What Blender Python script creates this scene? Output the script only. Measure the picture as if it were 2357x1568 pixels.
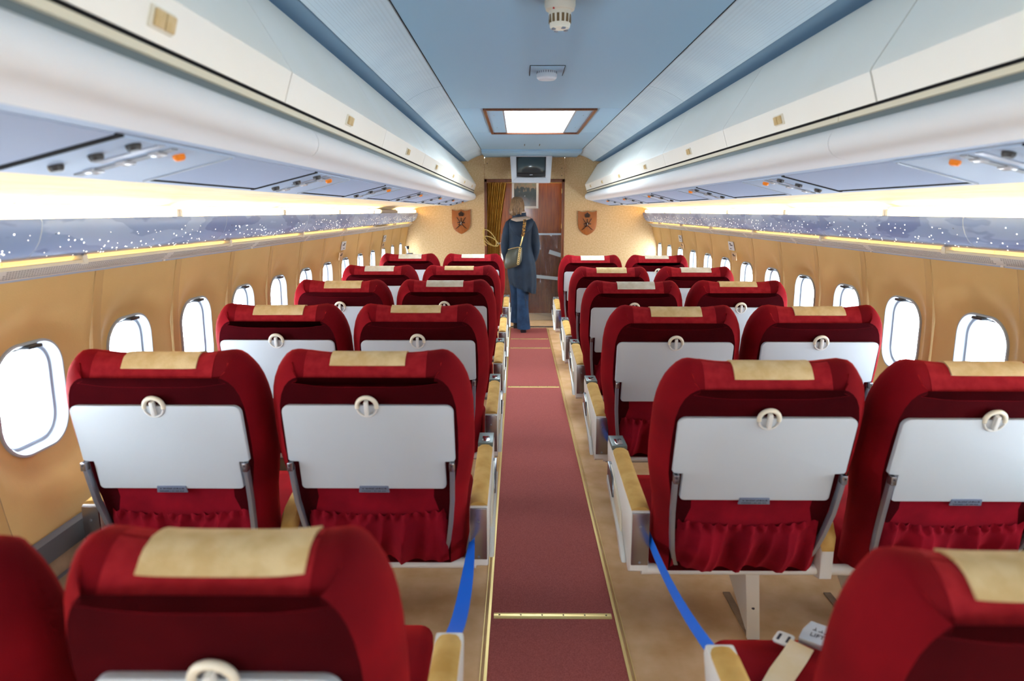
import bpy, bmesh, math, random
from mathutils import Vector, Matrix
R = math.radians
random.seed(7)
sc = bpy.context.scene
for o in list(bpy.data.objects):
    bpy.data.objects.remove(o)

# ------------------------------------------------------------------ camera
cam_d = bpy.data.cameras.new('camera')
cam = bpy.data.objects.new('camera', cam_d)
sc.collection.objects.link(cam)
cam_d.sensor_width = 36.0
cam_d.lens = 1571.0 * 36.0 / 2357.0
cam_d.clip_start = 0.02
right, up, fwd = Vector((1.0, 0.0099, 0.0)), Vector((-0.0018, 0.1864, 0.9825)), Vector((-0.0097, 0.9824, -0.1864))
right.normalize(); up.normalize(); fwd.normalize()
m = Matrix.Identity(4)
for i in range(3):
    m[i][0] = right[i]; m[i][1] = up[i]; m[i][2] = -fwd[i]
m.translation = Vector((-0.145, 0.0, 1.5))
cam.matrix_world = m
cam_d.dof.use_dof = True
cam_d.dof.focus_distance = 4.2
cam_d.dof.aperture_fstop = 3.2
sc.camera = cam

# ------------------------------------------------------------------ world, exposure
W = bpy.data.worlds.new('overcast_sky')
sc.world = W
W.use_nodes = True
W.node_tree.nodes['Background'].inputs[0].default_value = (0.80, 0.92, 1.0, 1)
W.node_tree.nodes['Background'].inputs[1].default_value = 30.0
WINDOW_GLOW, TUBE_GLOW, HATCH_GLOW = 34.0, 14.0, 26.0
sc.view_settings.view_transform = 'Standard'
sc.view_settings.look = 'None'
sc.view_settings.gamma = 1.0
sc.view_settings.exposure = -0.18
sc.view_settings.use_curve_mapping = False
sc.cycles.use_denoising = True
sc.cycles.max_bounces = 5
sc.cycles.diffuse_bounces = 3
sc.cycles.glossy_bounces = 2
sc.cycles.use_light_tree = False
sc.cycles.use_adaptive_sampling = True
sc.cycles.adaptive_threshold = 0.05
sc.cycles.adaptive_min_samples = 16
sc.cycles.sample_clamp_indirect = 8.0

# ------------------------------------------------------------------ materials
MATS = {}
def mat(name, col, rough=0.5, metal=0.0, col2=None, nscale=20.0, bump=0.0, bscale=200.0, sheen=0.0,
        sheen_col=None, coat=0.0, emit=0.0, ecol=None, stretch=None, lo=0.35, hi=0.65, spec=0.5, detail=4.0):
    if name in MATS:
        return MATS[name]
    m_ = bpy.data.materials.new(name)
    m_.use_nodes = True
    nt = m_.node_tree
    b = nt.nodes['Principled BSDF']
    b.inputs['Base Color'].default_value = (*col, 1)
    b.inputs['Roughness'].default_value = rough
    b.inputs['Metallic'].default_value = metal
    b.inputs['Specular IOR Level'].default_value = spec
    if sheen:
        b.inputs['Sheen Weight'].default_value = sheen
        b.inputs['Sheen Roughness'].default_value = 0.45
        b.inputs['Sheen Tint'].default_value = (*(sheen_col or col), 1)
    if coat:
        b.inputs['Coat Weight'].default_value = coat
        b.inputs['Coat Roughness'].default_value = 0.08
    if emit:
        b.inputs['Emission Color'].default_value = (*(ecol or col), 1)
        b.inputs['Emission Strength'].default_value = emit
    if col2 or bump:
        tc = nt.nodes.new('ShaderNodeTexCoord')
        mp = nt.nodes.new('ShaderNodeMapping')
        nt.links.new(tc.outputs['Object'], mp.inputs[0])
        if stretch:
            mp.inputs['Scale'].default_value = stretch
    if col2:
        n = nt.nodes.new('ShaderNodeTexNoise')
        n.inputs['Scale'].default_value = nscale
        n.inputs['Detail'].default_value = detail
        nt.links.new(mp.outputs[0], n.inputs['Vector'])
        r_ = nt.nodes.new('ShaderNodeValToRGB')
        r_.color_ramp.elements[0].position = lo; r_.color_ramp.elements[0].color = (*col, 1)
        r_.color_ramp.elements[1].position = hi; r_.color_ramp.elements[1].color = (*col2, 1)
        nt.links.new(n.outputs['Fac'], r_.inputs[0])
        nt.links.new(r_.outputs[0], b.inputs['Base Color'])
    if bump:
        n2 = nt.nodes.new('ShaderNodeTexNoise')
        n2.inputs['Scale'].default_value = bscale
        n2.inputs['Detail'].default_value = 3.0
        nt.links.new(mp.outputs[0], n2.inputs['Vector'])
        bp = nt.nodes.new('ShaderNodeBump')
        bp.inputs['Strength'].default_value = bump
        bp.inputs['Distance'].default_value = 0.002
        nt.links.new(n2.outputs['Fac'], bp.inputs['Height'])
        nt.links.new(bp.outputs[0], b.inputs['Normal'])
    MATS[name] = m_
    return m_

RED = mat('red_velvet', (0.115, 0.0016, 0.005), 0.9, col2=(0.235, 0.0034, 0.009), nscale=4, bump=0.25, bscale=900, sheen=0.40, sheen_col=(1.0, 0.035, 0.03), spec=0.1)
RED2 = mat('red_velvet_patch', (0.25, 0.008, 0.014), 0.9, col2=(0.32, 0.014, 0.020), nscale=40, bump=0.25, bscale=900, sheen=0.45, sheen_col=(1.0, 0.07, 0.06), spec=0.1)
RED3 = mat('red_velvet_shaded', (0.034, 0.0008, 0.0025), 0.95, col2=(0.055, 0.0011, 0.0032), nscale=8, bump=0.2, bscale=900, sheen=0.06, sheen_col=(0.8, 0.06, 0.05), spec=0.05)  # same velvet as the seat, shade of the rear face put into the colour
RED4 = mat('red_velvet_pocket', (0.16, 0.0020, 0.009), 0.9, col2=(0.25, 0.004, 0.014), nscale=9, bump=0.25, bscale=700, sheen=0.45, sheen_col=(1.0, 0.05, 0.08), spec=0.1)
TRAY = mat('tray_plastic', (0.54, 0.585, 0.63), 0.42, bump=0.12, bscale=700)
CREAM = mat('cream_plastic', (0.80, 0.74, 0.60), 0.35)
STRIP = mat('hook_tape_beige', (0.60, 0.42, 0.19), 0.9, col2=(0.72, 0.55, 0.30), nscale=30, bump=0.5, bscale=400, sheen=0.3)
PAD = mat('armrest_mustard', (0.52, 0.29, 0.06), 0.85, col2=(0.66, 0.42, 0.13), nscale=14, bump=0.3, bscale=600, sheen=0.3)
WHITE = mat('white_enamel', (0.76, 0.75, 0.72), 0.35)
STEEL = mat('brushed_steel', (0.30, 0.29, 0.31), 0.25, 0.9, bump=0.08, bscale=300)
ARMSTEEL = mat('grey_steel', (0.30, 0.32, 0.38), 0.38, 0.7)
DARKSTEEL = mat('dark_plate', (0.10, 0.10, 0.115), 0.25, 0.6)
ASHGREY = mat('ashtray_grey', (0.16, 0.20, 0.20), 0.4, 0.3)
CHROME = mat('chrome', (0.75, 0.77, 0.78), 0.12, 1.0)
WALL = mat('tan_wall_vinyl', (0.60, 0.385, 0.145), 0.6, col2=(0.66, 0.435, 0.175), nscale=3, bump=0.25, bscale=260)
WALL2 = mat('tan_pillar', (0.56, 0.35, 0.13), 0.55, bump=0.15, bscale=260)
LOWER = mat('brown_lower_lining', (0.26, 0.17, 0.10), 0.9, col2=(0.32, 0.21, 0.13), nscale=30)
BASEB = mat('dark_grey_vent', (0.10, 0.10, 0.11), 0.5)
BULK = mat('bulkhead_beige_fabric', (0.56, 0.37, 0.17), 0.85, col2=(0.70, 0.51, 0.29), nscale=60, bump=0.2, bscale=300, lo=0.3, hi=0.7)
FLOOR = mat('beige_carpet', (0.64, 0.37, 0.165), 0.95, col2=(0.80, 0.52, 0.29), nscale=6, bump=0.4, bscale=500, detail=8)
RUN = mat('mauve_runner', (0.31, 0.062, 0.055), 0.95, col2=(0.44, 0.105, 0.09), nscale=240, bump=0.5, bscale=500)
BRASS = mat('brass', (0.85, 0.62, 0.24), 0.35, 0.55)
CEIL = mat('ceiling_pale_blue', (0.36, 0.60, 0.82), 0.6, bump=0.15, bscale=500)
PERF = mat('perforated_vinyl', (0.54, 0.68, 0.78), 0.6, col2=(0.62, 0.76, 0.84), nscale=3)
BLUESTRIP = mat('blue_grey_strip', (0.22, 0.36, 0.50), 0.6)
BIN = mat('bin_cream', (0.92, 0.89, 0.80), 0.4, col2=(0.94, 0.92, 0.85), nscale=2)
BINSTRIP = mat('bin_trim_cream', (0.74, 0.68, 0.52), 0.45)
RUBBER = mat('black_gap', (0.012, 0.012, 0.014), 0.9, spec=0.1)
DGREY = mat('grey_channel', (0.13, 0.16, 0.17), 0.5)
NOSE = mat('bullnose_fabric', (0.76, 0.78, 0.80), 0.7, bump=0.2, bscale=500)
UNDER = mat('service_blue_grey', (0.40, 0.52, 0.70), 0.5)
UNDER2 = mat('infill_blue_grey', (0.37, 0.46, 0.64), 0.7, bump=0.2, bscale=500)
SLOT = mat('service_slot_grey', (0.25, 0.28, 0.32), 0.5)
BLACK = mat('black_nozzle', (0.015, 0.015, 0.018), 0.4)
ORANGE = mat('orange_button', (0.90, 0.24, 0.01), 0.4)
COVE = mat('cove_cream', (0.80, 0.66, 0.42), 0.5, col2=(0.88, 0.78, 0.56), nscale=4, stretch=(6, 1, 6))
TUBE = mat('warm_tube', (1, 0.9, 0.7), 0.5, emit=TUBE_GLOW, ecol=(1.0, 0.70, 0.33))
DEADTUBE = mat('dead_tube', (0.35, 0.30, 0.27), 0.4)
STARDOT = mat('lit_star_hole', (1, 0.95, 0.85), 0.5, emit=2.6, ecol=(1.0, 0.93, 0.82))
GRILLE = mat('grille_aluminium', (0.72, 0.70, 0.66), 0.4, 0.1)
GRILLEBACK = mat('grille_back', (0.05, 0.045, 0.04), 0.8)
GOLD = mat('rail_gold', (0.84, 0.75, 0.55), 0.35, 0.1)
FRAME = mat('window_white', (0.40, 0.46, 0.53), 0.35)
STARDOT.cycles.emission_sampling = 'NONE'
DAYL = mat('daylight_pane', (1, 1, 1), 0.4, emit=WINDOW_GLOW, ecol=(0.78, 0.90, 1.0))
HATCHL = mat('hatch_diffuser', (1, 1, 1), 0.5, emit=HATCH_GLOW, ecol=(0.82, 0.95, 1.0))
WOOD = mat('red_wood', (0.20, 0.046, 0.008), 0.25, col2=(0.33, 0.088, 0.016), nscale=7, stretch=(9, 9, 0.6), coat=0.5)
WOODF = mat('wood_frame', (0.13, 0.035, 0.012), 0.3, col2=(0.2, 0.06, 0.02), nscale=10, stretch=(9, 9, 0.6))
SHIELD = mat('plaque_wood', (0.30, 0.085, 0.012), 0.35, col2=(0.38, 0.12, 0.02), nscale=12, stretch=(9, 9, 0.7))
BRONZE = mat('dark_bronze', (0.035, 0.018, 0.012), 0.35, 0.6)
CURT = mat('gold_curtain', (0.50, 0.25, 0.03), 0.7, col2=(0.66, 0.36, 0.06), nscale=14, sheen=0.3)
ROPE = mat('gold_rope', (0.62, 0.44, 0.14), 0.6, bump=0.5, bscale=300)
TVCASE = mat('tv_casing', (0.72, 0.76, 0.80), 0.4)
TVBLACK = mat('tv_bezel', (0.012, 0.014, 0.016), 0.35)
TVGLASS = mat('tv_screen', (0.030, 0.050, 0.055), 0.12, coat=0.6)
PICFRAME = mat('picture_frame_white', (0.74, 0.76, 0.78), 0.4)
BLUE = mat('blue_ribbon', (0.004, 0.17, 0.85), 0.4)
COAT = mat('navy_coat', (0.003, 0.013, 0.032), 0.75, col2=(0.006, 0.024, 0.055), nscale=6, bump=0.3, bscale=300, sheen=0.2, sheen_col=(0.2, 0.4, 0.6))
LINING = mat('beige_lining', (0.52, 0.40, 0.32), 0.9)
JEANS = mat('blue_jeans', (0.005, 0.026, 0.075), 0.85, col2=(0.013, 0.055, 0.14), nscale=9, bump=0.3, bscale=500)
HAIR = mat('brown_hair', (0.085, 0.042, 0.018), 0.4, col2=(0.33, 0.20, 0.10), nscale=9, stretch=(14, 14, 1.2), bump=0.4, bscale=120)
SKIN = mat('skin', (0.55, 0.33, 0.24), 0.5)
BOOT = mat('black_boot', (0.012, 0.016, 0.022), 0.3)
BAG = mat('olive_leather', (0.075, 0.080, 0.060), 0.32, bump=0.3, bscale=250)
LEOPARD = mat('leopard_strap', (0.45, 0.22, 0.04), 0.7, col2=(0.03, 0.018, 0.01), nscale=60, lo=0.48, hi=0.54, detail=1)
PLATE = mat('label_grey_blue', (0.20, 0.25, 0.36), 0.3, 0.4)
INK = mat('dark_ink', (0.02, 0.015, 0.03), 0.6)
WEB = mat('belt_webbing', (0.62, 0.46, 0.22), 0.8, col2=(0.72, 0.62, 0.48), nscale=6)
SIGN = mat('notice_white', (0.66, 0.70, 0.76), 0.4)
SIGN2 = mat('notice_cream', (0.62, 0.42, 0.24), 0.5)
DET = mat('detector_ivory', (0.80, 0.75, 0.62), 0.4)
TAPE = mat('silver_tape', (0.50, 0.60, 0.68), 0.35, 0.3)
HULL = mat('hull_dark', (0.05, 0.05, 0.05), 0.9)
VEST = mat('vestibule_cream', (0.62, 0.55, 0.44), 0.6)

def perf_dots(m_, scale, depth=0.75):
    nt = m_.node_tree; b = nt.nodes['Principled BSDF']
    tc = nt.nodes.new('ShaderNodeTexCoord')
    v = nt.nodes.new('ShaderNodeTexVoronoi'); v.inputs['Scale'].default_value = scale; v.inputs['Randomness'].default_value = 0.0
    nt.links.new(tc.outputs['Object'], v.inputs['Vector'])
    r_ = nt.nodes.new('ShaderNodeValToRGB')
    r_.color_ramp.elements[0].position = 0.22; r_.color_ramp.elements[0].color = (1 - depth,) * 3 + (1,)
    r_.color_ramp.elements[1].position = 0.34; r_.color_ramp.elements[1].color = (1, 1, 1, 1)
    nt.links.new(v.outputs['Distance'], r_.inputs[0])
    old = b.inputs['Base Color'].links
    mx = nt.nodes.new('ShaderNodeMix'); mx.data_type = 'RGBA'; mx.blend_type = 'MULTIPLY'; mx.inputs[0].default_value = 1.0
    if old:
        nt.links.new(old[0].from_socket, mx.inputs[6])
    else:
        mx.inputs[6].default_value = b.inputs['Base Color'].default_value
    nt.links.new(r_.outputs[0], mx.inputs[7])
    nt.links.new(mx.outputs[2], b.inputs['Base Color'])
perf_dots(PERF, 230, 0.30)

def mural_material():
    m_ = mat('star_mural', (0.40, 0.47, 0.62), 0.35, coat=0.12)
    nt = m_.node_tree; b = nt.nodes['Principled BSDF']
    tc = nt.nodes.new('ShaderNodeTexCoord')
    mp = nt.nodes.new('ShaderNodeMapping'); mp.inputs['Scale'].default_value = (6.0, 1.6, 6.0)
    nt.links.new(tc.outputs['Object'], mp.inputs[0])
    n = nt.nodes.new('ShaderNodeTexNoise'); n.inputs['Scale'].default_value = 1.7; n.inputs['Detail'].default_value = 3.0
    nt.links.new(mp.outputs[0], n.inputs['Vector'])
    r_ = nt.nodes.new('ShaderNodeValToRGB'); r_.color_ramp.interpolation = 'LINEAR'
    e = r_.color_ramp.elements
    e[0].position = 0.0; e[0].color = (0.20, 0.29, 0.56, 1)
    e[1].position = 1.0; e[1].color = (0.42, 0.56, 0.82, 1)
    for p, c in ((0.43, (0.20, 0.29, 0.56, 1)), (0.45, (0.31, 0.43, 0.70, 1)), (0.57, (0.30, 0.42, 0.69, 1)), (0.59, (0.42, 0.56, 0.82, 1))):
        k = e.new(p); k.color = c
    nt.links.new(n.outputs['Fac'], r_.inputs[0])
    nt.links.new(r_.outputs[0], b.inputs['Base Color'])
    return m_
MURAL = mural_material()

def painting_material():
    m_ = mat('dusk_landscape_print', (0.2, 0.2, 0.2), 0.3, coat=0.3)
    nt = m_.node_tree; b = nt.nodes['Principled BSDF']
    tc = nt.nodes.new('ShaderNodeTexCoord')
    sp = nt.nodes.new('ShaderNodeSeparateXYZ'); nt.links.new(tc.outputs['Generated'], sp.inputs[0])
    n = nt.nodes.new('ShaderNodeTexNoise'); n.inputs['Scale'].default_value = 5.0; n.inputs['Detail'].default_value = 5.0
    nt.links.new(tc.outputs['Generated'], n.inputs['Vector'])
    ma = nt.nodes.new('ShaderNodeMath'); ma.operation = 'MULTIPLY_ADD'; ma.inputs[1].default_value = 0.8; 
    nt.links.new(n.outputs['Fac'], ma.inputs[0]); nt.links.new(sp.outputs['Z'], ma.inputs[2])
    r_ = nt.nodes.new('ShaderNodeValToRGB'); e = r_.color_ramp.elements
    e[0].position = 0.26; e[0].color = (0.13, 0.10, 0.095, 1)
    e[1].position = 0.96; e[1].color = (0.16, 0.22, 0.21, 1)
    for p, c in ((0.42, (0.09, 0.08, 0.085, 1)), (0.55, (0.03, 0.045, 0.05, 1)), (0.72, (0.045, 0.07, 0.08, 1)), (0.78, (0.34, 0.26, 0.19, 1)), (0.88, (0.20, 0.24, 0.20, 1))):
        k = e.new(p); k.color = c
    mb_ = nt.nodes.new('ShaderNodeMath'); mb_.operation = 'MULTIPLY'; mb_.inputs[1].default_value = 0.70
    nt.links.new(ma.outputs[0], mb_.inputs[0]); nt.links.new(mb_.outputs[0], r_.inputs[0]); nt.links.new(r_.outputs[0], b.inputs['Base Color'])
    return m_
PAINT = painting_material()

def plastic_sheet_material():
    m_ = bpy.data.materials.new('clear_plastic_sheet'); m_.use_nodes = True
    nt = m_.node_tree; nt.nodes.clear()
    out = nt.nodes.new('ShaderNodeOutputMaterial')
    tr = nt.nodes.new('ShaderNodeBsdfTransparent'); tr.inputs[0].default_value = (0.90, 0.92, 0.95, 1)
    gl = nt.nodes.new('ShaderNodeBsdfGlossy'); gl.inputs['Roughness'].default_value = 0.06
    df = nt.nodes.new('ShaderNodeBsdfDiffuse'); df.inputs[0].default_value = (0.6, 0.65, 0.7, 1)
    mx = nt.nodes.new('ShaderNodeMixShader'); mx.inputs[0].default_value = 0.10
    mx2 = nt.nodes.new('ShaderNodeMixShader')
    lw = nt.nodes.new('ShaderNodeFresnel'); lw.inputs[0].default_value = 1.6
    nt.links.new(tr.outputs[0], mx.inputs[1]); nt.links.new(df.outputs[0], mx.inputs[2])
    nt.links.new(lw.outputs[0], mx2.inputs[0]); nt.links.new(mx.outputs[0], mx2.inputs[1]); nt.links.new(gl.outputs[0], mx2.inputs[2])
    nt.links.new(mx2.outputs[0], out.inputs[0])
    return m_
PLASTIC = plastic_sheet_material()

# ------------------------------------------------------------------ mesh helpers
COL = sc.collection
class MB:
    def __init__(s):
        s.v = []; s.f = []; s.sharp = []
    def add(s, vs, fs):
        o = len(s.v); s.v += [tuple(p) for p in vs]; s.f += [tuple(i + o for i in f) for f in fs]
        return s
    def box(s, x0, x1, y0, y1, z0, z1, M=None):
        vs = [Vector((x, y, z)) for x in (x0, x1) for y in (y0, y1) for z in (z0, z1)]
        if M is not None: vs = [M @ p for p in vs]
        return s.add(vs, [(0, 1, 3, 2), (4, 6, 7, 5), (0, 4, 5, 1), (2, 3, 7, 6), (0, 2, 6, 4), (1, 5, 7, 3)])
    def prism(s, poly, d0, d1, axis='y', M=None):
        n = len(poly)
        def P(a, b, d):
            return {'y': Vector((a, d, b)), 'x': Vector((d, a, b)), 'z': Vector((a, b, d))}[axis]
        vs = [P(a, b, d0) for a, b in poly] + [P(a, b, d1) for a, b in poly]
        if M is not None: vs = [M @ p for p in vs]
        fs = [tuple(range(n)), tuple(range(2 * n - 1, n - 1, -1))]
        fs += [(i, i + n, (i + 1) % n + n, (i + 1) % n) for i in range(n)]
        return s.add(vs, fs)
    def sheet(s, prof, t, y0, y1, nrm=1):
        """profile (x,z) extruded along y with thickness t"""
        off = []
        n = len(prof)
        for i in range(n):
            a = prof[max(0, i - 1)]; b = prof[min(n - 1, i + 1)]
            dx, dz = b[0] - a[0], b[1] - a[1]; l = math.hypot(dx, dz) or 1
            off.append((prof[i][0] - dz / l * t * nrm, prof[i][1] + dx / l * t * nrm))
        return s.prism(list(prof) + off[::-1], y0, y1)
    def tube(s, pts, r, n=8, cap=True, flat=1.0):
        pts = [Vector(p) for p in pts]; m_ = len(pts)
        rs = r if isinstance(r, (list, tuple)) else [r] * m_
        vs = []; ref = None
        for i, p in enumerate(pts):
            d = (pts[min(m_ - 1, i + 1)] - pts[max(0, i - 1)]).normalized()
            if ref is None:
                ref = Vector((0, 0, 1)) if abs(d.z) < 0.9 else Vector((1, 0, 0))
            a = d.cross(ref); a = a.normalized() if a.length > 1e-6 else Vector((1, 0, 0)); b = a.cross(d).normalized(); ref = b
            for k in range(n):
                t = 2 * math.pi * k / n
                vs.append(p + a * math.cos(t) * rs[i] + b * math.sin(t) * rs[i] * flat)
        fs = [(i * n + k, i * n + (k + 1) % n, (i + 1) * n + (k + 1) % n, (i + 1) * n + k) for i in range(m_ - 1) for k in range(n)]
        if cap: fs += [tuple(range(n))[::-1], tuple((m_ - 1) * n + k for k in range(n))]
        return s.add(vs, fs)
    def lathe(s, prof, n=24, M=None):
        """(r,z) profile around z"""
        vs = [Vector((r * math.cos(2 * math.pi * k / n), r * math.sin(2 * math.pi * k / n), z)) for r, z in prof for k in range(n)]
        if M is not None: vs = [M @ p for p in vs]
        m_ = len(prof)
        fs = [(i * n + k, i * n + (k + 1) % n, (i + 1) * n + (k + 1) % n, (i + 1) * n + k) for i in range(m_ - 1) for k in range(n)]
        fs += [tuple(range(n))[::-1], tuple((m_ - 1) * n + k for k in range(n))]
        return s.add(vs, fs)
    def loft(s, rings, cap=True, closed=True):
        n = len(rings[0]); m_ = len(rings); vs = [p for r_ in rings for p in r_]
        kk = n if closed else n - 1
        fs = [(i * n + k, i * n + (k + 1) % n, (i + 1) * n + (k + 1) % n, (i + 1) * n + k) for i in range(m_ - 1) for k in range(kk)]
        if cap: fs += [tuple(range(n))[::-1], tuple((m_ - 1) * n + k for k in range(n))]
        return s.add(vs, fs)
    def mesh(s, name, material, bevel=0.0, seg=2, smooth=35, recalc=True, mats=None, fm=None):
        me = bpy.data.meshes.new(name)
        me.from_pydata([tuple(v) for v in s.v], [], s.f)
        bm = bmesh.new(); bm.from_mesh(me)
        if fm:
            bm.faces.ensure_lookup_table()
            for i, k in fm.items(): bm.faces[i].material_index = k
        if recalc: bmesh.ops.recalc_face_normals(bm, faces=bm.faces)
        if bevel:
            ed = [e for e in bm.edges if len(e.link_faces) == 2 and e.calc_face_angle(0) > R(30)]
            bmesh.ops.bevel(bm, geom=ed, offset=bevel, segments=seg, affect='EDGES', profile=0.6, clamp_overlap=True)
        bm.to_mesh(me); bm.free()
        for mm in (mats or [material]): me.materials.append(mm)
        if smooth:
            me.shade_smooth(); me.set_sharp_from_angle(angle=R(smooth))
        return me
    def build(s, name, material, parent=None, **kw):
        return link(name, s.mesh(name, material, **kw), parent)

def link(name, data, parent=None, loc=None):
    o = bpy.data.objects.new(name, data); COL.objects.link(o)
    if parent: o.parent = parent
    if loc: o.location = loc
    return o
def tag(o, label, cat=None, group=None, kind=None):
    o['label'] = label
    if cat: o['category'] = cat
    if group: o['group'] = group
    if kind: o['kind'] = kind
    return o
def empty(name, loc=(0, 0, 0), rz=0.0):
    o = bpy.data.objects.new(name, None); o.empty_display_size = 0.1; COL.objects.link(o)
    o.location = loc; o.rotation_euler = (0, 0, rz)
    return o
def thing(name, label, cat, loc=(0, 0, 0), rz=0.0, group=None):
    return tag(empty(name, loc, rz), label, cat, group)
def structure(name, label, loc=(0, 0, 0)):
    return tag(empty(name, loc), label, None, None, 'structure')
def copy_tree(o, parent=None):
    c = o.copy(); COL.objects.link(c); c.parent = parent
    for ch in list(o.children): copy_tree(ch, c)
    return c
ORD = ['first', 'second', 'third', 'fourth', 'fifth', 'sixth', 'seventh', 'eighth', 'ninth', 'tenth', 'eleventh', 'twelfth', 'thirteenth', 'fourteenth', 'fifteenth', 'sixteenth', 'seventeenth', 'eighteenth', 'nineteenth', 'twentieth']
def side_word(s): return 'left' if s < 0 else 'right'
def rrect(w, h, r, n=5, cx=0.0, cy=0.0):
    pts = []
    for (sx, sy, a0) in ((1, 1, 0), (-1, 1, 90), (-1, -1, 180), (1, -1, 270)):
        for k in range(n + 1):
            a = R(a0 + 90.0 * k / n)
            pts.append((cx + sx * (w / 2 - r) + r * math.cos(a), cy + sy * (h / 2 - r) + r * math.sin(a)))
    return pts

# ------------------------------------------------------------------ cabin constants
YB, YE = 8.85, -3.0          # front bulkhead, rear end of the cabin
ZC, RC = 0.93, 1.60          # cabin lining circle
def xw(z): return math.sqrt(max(0.01, RC * RC - (z - ZC) ** 2))

# ------------------------------------------------------------------ shell: hull, floor, ceiling
hull_prof = [(1.76 * math.cos(R(a)), ZC + 1.76 * math.sin(R(a))) for a in range(-34, 215, 6)]
h = MB().sheet(hull_prof, 0.02, YE, YB + 0.06, nrm=-1).build('wall_hull', HULL)
tag(h, 'dark fuselage hull behind the cabin lining', kind='structure')
fl = MB().box(-1.5, 1.5, YE, YB, -0.06, 0.0).build('floor', FLOOR)
tag(fl, 'beige carpeted cabin floor', kind='structure')
fv = MB().box(-1.3, 1.3, YB, 10.6, -0.06, -0.002).build('floor_vestibule', FLOOR)
tag(fv, 'beige carpeted floor beyond the bulkhead doorway', kind='structure')

ceil = structure('ceiling', 'pale blue cabin ceiling of long flush panels')
CX, CZ = 0.577, 2.193
def cpanel(y0, y1, x0=-CX, x1=CX, z=CZ):
    return MB().box(x0, x1, y0 + 0.002, y1 - 0.002, z, z + 0.015).build('ceiling_panel', CEIL, ceil, bevel=0.0015)
HX, HY0, HY1 = 0.395, 4.91, 6.42
cpanel(YE, 1.0); cpanel(1.0, HY0 - 0.005)
cpanel(HY0 - 0.005, HY1 - 0.06, -CX, -HX - 0.002); cpanel(HY0 - 0.005, HY1 - 0.06, HX + 0.002, CX)
MB().box(-HX, HX, HY1, HY1 + 0.001, CZ, CZ + 0.01).build('ceiling_panel', CEIL, ceil)
cpanel(HY1, 8.06)
cpanel(HY1 - 0.06, HY1, -CX, -HX - 0.002); cpanel(HY1 - 0.06, HY1, HX + 0.002, CX)
fas = MB().box(-CX, CX, 8.06, 8.14, CZ - 0.022, CZ + 0.012)
fas.build('ceiling_ledge', CEIL, ceil, bevel=0.006)
MB().box(-CX, CX, 8.14, YB, CZ - 0.03, CZ).build('ceiling_panel', CEIL, ceil, bevel=0.002)
for x in (-0.085, 0.075):
    MB().box(x - 0.004, x + 0.004, 7.45, 7.62, CZ - 0.003, CZ).build('ceiling_hook', BLACK, ceil)

# skylight hatch: dark wood frame, recessed light well with bright diffuser
hatch = thing('ceiling_hatch', 'bright rectangular ceiling hatch in a thin brown wooden frame', 'skylight', (0, 0, 0))
for a in ((-HX, -HX + 0.022, HY0, HY1), (HX - 0.022, HX, HY0, HY1), (-HX + 0.022, HX - 0.022, HY0, HY0 + 0.03), (-HX + 0.022, HX - 0.022, HY1 - 0.03, HY1)):
    MB().box(*a, CZ - 0.012, CZ + 0.02).build('frame_rail', WOODF, hatch, bevel=0.003)
for s in (-1, 1):
    a, b = sorted((s * 0.262, s * (HX - 0.022)))
    MB().box(a, b, HY0 + 0.03, HY1 - 0.03, CZ + 0.002, CZ + 0.014).build('side_panel', CEIL, hatch)
    for k in range(2):
        MB().lathe([(0.004, 0), (0.004, 0.004)], 10, Matrix.Translation((s * 0.33, HY0 + 0.35 + 0.75 * k, CZ - 0.002))).build('screw', CHROME, hatch)
    MB().sheet([(s * 0.262, CZ + 0.002), (s * 0.235, CZ + 0.24)], 0.012, HY0 + 0.03, HY1 - 0.03, nrm=s).build('well_side', FRAME, hatch)
MB().box(-0.262, 0.262, HY0 + 0.02, HY0 + 0.032, CZ, CZ + 0.24).build('well_end', FRAME, hatch)
MB().box(-0.262, 0.262, HY1 - 0.032, HY1 - 0.02, CZ, CZ + 0.24).build('well_end', FRAME, hatch)
MB().box(-0.24, 0.24, HY0 + 0.03, HY1 - 0.03, CZ + 0.225, CZ + 0.24).build('diffuser', HATCHL, hatch)

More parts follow.
